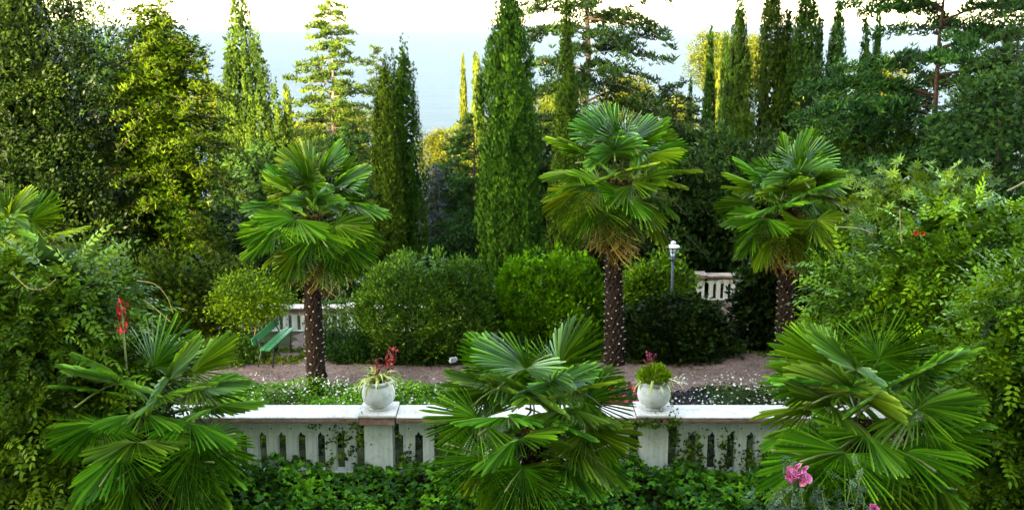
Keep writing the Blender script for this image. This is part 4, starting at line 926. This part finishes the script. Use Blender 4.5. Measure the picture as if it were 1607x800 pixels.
# ------------------------------------------------------------------ roses at the lower right
def rose_mesh(seed, R=.036):
    r = random.Random(seed); mb = MB()
    for ring, (k, rad, up, tilt) in enumerate(((3, .25, .50, 1.25), (5, .45, .42, 1.0), (6, .75, .25, .62), (7, 1.0, .05, .28))):
        for i in range(k):
            a = 2 * math.pi * (i + .5 * ring + r.uniform(-.15, .15)) / k
            d = Vector((math.cos(a) * math.cos(tilt), math.sin(a) * math.cos(tilt), math.sin(tilt))); s = Vector((-math.sin(a), math.cos(a), 0)); n = d.cross(s)
            o = Vector((math.cos(a), math.sin(a), 0)) * R * rad * .35 + Vector((0, 0, R * up * .3)); w = R * (.35 + .35 * rad); l = R * (.65 + .4 * rad)
            v = []
            for j, (f_, ww, cz) in enumerate(((0, .35, 0), (.4, .9, -.10), (.8, 1.0, -.06), (1.0, .55, .12))):
                for e in (-1, -.4, .4, 1):
                    v.append(o + d * l * f_ + s * w * ww * e - n * (R * (cz + .16 * e * e) + r.uniform(-.003, .003)))
            mb.add(v, [(j * 4 + e, j * 4 + e + 1, j * 4 + e + 5, j * 4 + e + 4) for j in range(3) for e in range(3)])
    me = mb.mesh('bloom', M['pink'], True)
    a = me.attributes.new('var', 'FLOAT', 'POINT'); a.data.foreach_set('value', [r.uniform(.1, .8) for _ in me.vertices]); return me
YR = 10.4
rb = thing('rose_bush', 'tall rose bush with a cluster of pink blooms in the lower right foreground', 'rose bush', (at(1260, 745, YR).x, YR, -.5))
o0 = rb.location.copy()
RM = [rose_mesh(70 + i) for i in range(3)]
for i, (px, py, dy, s) in enumerate([(1240, 746, 0, 1.1), (1252, 735, .03, 1.05), (1265, 750, -.04, 1.0), (1251, 751, -.05, 1.05), (1264, 738, .02, .9), (1257, 744, -.08, .95), (1241, 738, .02, .8), (1246, 743, -.06, 1.0), (1261, 755, -.05, .85), (1237, 752, .0, .8), (1372, 797, -.2, .95), (1368, 803, -.2, .8)]):
    b_ = link('bloom', RM[i % 3], rb); b_.location = at(px, py, YR + dy) - o0
    b_.rotation_euler = (rr_.uniform(.5, 1.1), rr_.uniform(-.4, .4), rr_.uniform(0, 6)); b_.scale = (s * 1.3, s * 1.3, s * 1.3)
L = Leaves(); r = np.random.default_rng(77)
stems = [((1255, 752), (1262, 850)), ((1352, 735), (1330, 840)), ((1372, 800), (1350, 860)), ((1290, 770), (1300, 860)), ((1335, 762), (1310, 850)), ((1225, 770), (1250, 850)), ((1238, 720), (1246, 745))]
for (a, b_) in stems:
    A_, B_ = np.array(at(*a, YR)) - np.array(o0), np.array(at(*b_, YR + .1)) - np.array(o0)
    base_ = np.array([B_[0] * .3, .1, 0.0])
    MB().tube([tuple(A_), tuple((A_ + B_) / 2 + np.array([.02, 0, 0])), tuple(B_), tuple(base_)], [.005, .007, .009, .014], 5).obj('stem', M['stem'], rb, True)
    n = 9
    for k in range(3):
        s = r.uniform(.0, 1.1, n); c = A_ + (B_ - A_) * s[:, None] + r.normal(0, .05, (n, 3))
        L.add(T_PIN, c, r.normal(0, 1, (n, 3)) + np.array([0, -.4, .2]), UP + r.normal(0, .5, (n, 3)) + np.array([0, -.5, 0]), r.uniform(.07, .15, n), r.uniform(0, 1, n))
n = 260; pos = np.stack([r.uniform(-.5, .65, n), r.uniform(-.2, .4, n), at(1260, 790, YR).z + .5 - np.abs(r.normal(0, .35, n))], 1)
L.add(T_PIN, pos, r.normal(0, 1, (n, 3)), UP + r.normal(0, .5, (n, 3)), r.uniform(.10, .18, n), r.uniform(0, .8, n))
L.obj('foliage', M['rose_leaf'], rb)

# ------------------------------------------------------------------ trees down the slope
protoF = []
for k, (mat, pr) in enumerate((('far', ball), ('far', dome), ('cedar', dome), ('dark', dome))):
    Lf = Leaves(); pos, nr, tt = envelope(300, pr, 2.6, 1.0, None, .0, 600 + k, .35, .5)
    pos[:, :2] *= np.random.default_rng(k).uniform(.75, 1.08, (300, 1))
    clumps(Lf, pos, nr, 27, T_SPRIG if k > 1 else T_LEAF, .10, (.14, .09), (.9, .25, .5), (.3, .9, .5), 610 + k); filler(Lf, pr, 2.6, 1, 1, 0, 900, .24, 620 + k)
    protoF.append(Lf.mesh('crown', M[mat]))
def far_tree(label, px, py_top, Y, width, k, rz, group, hmul=1.0):
    g = gz(Y); tp = at(px, py_top, Y); rr = width / 2 * mpp(Y); h = max(tp.z - g, rr * 1.2)
    t = thing('broadleaf_tree', label, 'tree', (tp.x, Y, g), 0, group)
    o = link('crown', protoF[k], t, 'stuff'); ch = min(h, rr * 2.6 * hmul); o.location.z = h - ch; o.scale = (rr, rr, ch / 2.6); o.rotation_euler.z = rz
    trunk(t, h * .8, rr * .08 + .05, None, 'bark')
GS = 'sunlit trees far down the slope'; GD = 'dark trees in the shade of the garden'
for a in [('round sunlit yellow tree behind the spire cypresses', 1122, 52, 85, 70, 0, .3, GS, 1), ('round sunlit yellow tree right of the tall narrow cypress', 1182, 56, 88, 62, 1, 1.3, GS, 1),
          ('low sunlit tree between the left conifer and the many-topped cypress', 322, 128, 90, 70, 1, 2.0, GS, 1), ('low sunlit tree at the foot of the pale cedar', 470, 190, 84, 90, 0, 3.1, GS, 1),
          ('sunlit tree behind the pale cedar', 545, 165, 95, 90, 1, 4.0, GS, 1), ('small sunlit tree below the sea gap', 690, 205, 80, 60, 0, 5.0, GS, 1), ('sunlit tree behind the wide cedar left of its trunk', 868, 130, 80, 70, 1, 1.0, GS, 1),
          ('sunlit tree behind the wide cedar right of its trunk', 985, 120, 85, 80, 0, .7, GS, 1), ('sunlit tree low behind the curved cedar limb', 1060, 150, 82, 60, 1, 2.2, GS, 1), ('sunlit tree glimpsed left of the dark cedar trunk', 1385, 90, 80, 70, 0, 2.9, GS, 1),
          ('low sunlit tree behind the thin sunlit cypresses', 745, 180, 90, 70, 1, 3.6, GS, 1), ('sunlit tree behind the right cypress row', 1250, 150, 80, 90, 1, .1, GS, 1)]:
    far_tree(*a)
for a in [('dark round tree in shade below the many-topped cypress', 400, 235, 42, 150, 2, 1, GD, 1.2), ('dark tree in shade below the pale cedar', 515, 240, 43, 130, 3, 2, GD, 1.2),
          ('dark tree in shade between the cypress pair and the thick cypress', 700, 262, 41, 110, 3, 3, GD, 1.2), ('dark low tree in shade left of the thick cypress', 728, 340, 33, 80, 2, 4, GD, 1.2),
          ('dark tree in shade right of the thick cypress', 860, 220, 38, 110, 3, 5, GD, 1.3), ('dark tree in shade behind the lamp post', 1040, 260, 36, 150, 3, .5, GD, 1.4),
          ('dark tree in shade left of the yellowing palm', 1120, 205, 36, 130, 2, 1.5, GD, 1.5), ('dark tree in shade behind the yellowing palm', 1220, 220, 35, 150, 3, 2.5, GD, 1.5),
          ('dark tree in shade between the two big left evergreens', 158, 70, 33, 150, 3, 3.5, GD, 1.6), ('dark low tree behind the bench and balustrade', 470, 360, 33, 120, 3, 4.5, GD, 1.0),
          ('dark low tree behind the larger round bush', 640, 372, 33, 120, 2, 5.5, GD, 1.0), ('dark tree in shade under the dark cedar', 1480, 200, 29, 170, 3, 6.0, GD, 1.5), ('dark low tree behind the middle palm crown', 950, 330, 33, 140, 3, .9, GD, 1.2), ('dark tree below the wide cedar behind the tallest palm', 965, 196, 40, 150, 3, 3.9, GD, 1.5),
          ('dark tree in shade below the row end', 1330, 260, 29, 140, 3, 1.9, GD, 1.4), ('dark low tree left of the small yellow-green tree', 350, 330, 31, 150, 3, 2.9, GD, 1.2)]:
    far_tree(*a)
# the wooded slope beyond, one mass
r = np.random.default_rng(700); n = 2600
y = r.uniform(55, 330, n); x = r.uniform(-1, 1, n) * (y * .55 + 20)
z = np.interp(y, [a for a, b in TP], [b for a, b in TP]) + r.uniform(.3, 3.2, n)
L = Leaves().add(T_SPRIG, np.stack([x, y, z], 1), r.normal(0, 1, (n, 3)), UP + r.normal(0, .6, (n, 3)), r.uniform(.8, 2.2, n), r.uniform(0, 1, n))
tag(L.obj('hillside_scrub', M['far']), 'scrub covering the slope down to the sea', 'scrub')
# ------------------------------------------------------------------ sea air
m_ = bpy.data.materials.new('sea_air'); m_.use_nodes = True; t = m_.node_tree; t.nodes.remove(t.nodes['Principled BSDF'])
pv = t.nodes.new('ShaderNodeVolumePrincipled'); pv.inputs['Color'].default_value = (.95, .97, 1, 1); pv.inputs['Density'].default_value = 3e-6
t.links.new(pv.outputs[0], t.nodes['Material Output'].inputs['Volume'])
tag(MB().box(-61000, 61000, -90, 61000, -60, 40).obj('haze', m_, kind='stuff'), 'thin white haze over the sea', 'haze')
print('TRIS', sum(len(q.loops) - 2 * len(q.polygons) for q in bpy.data.meshes))
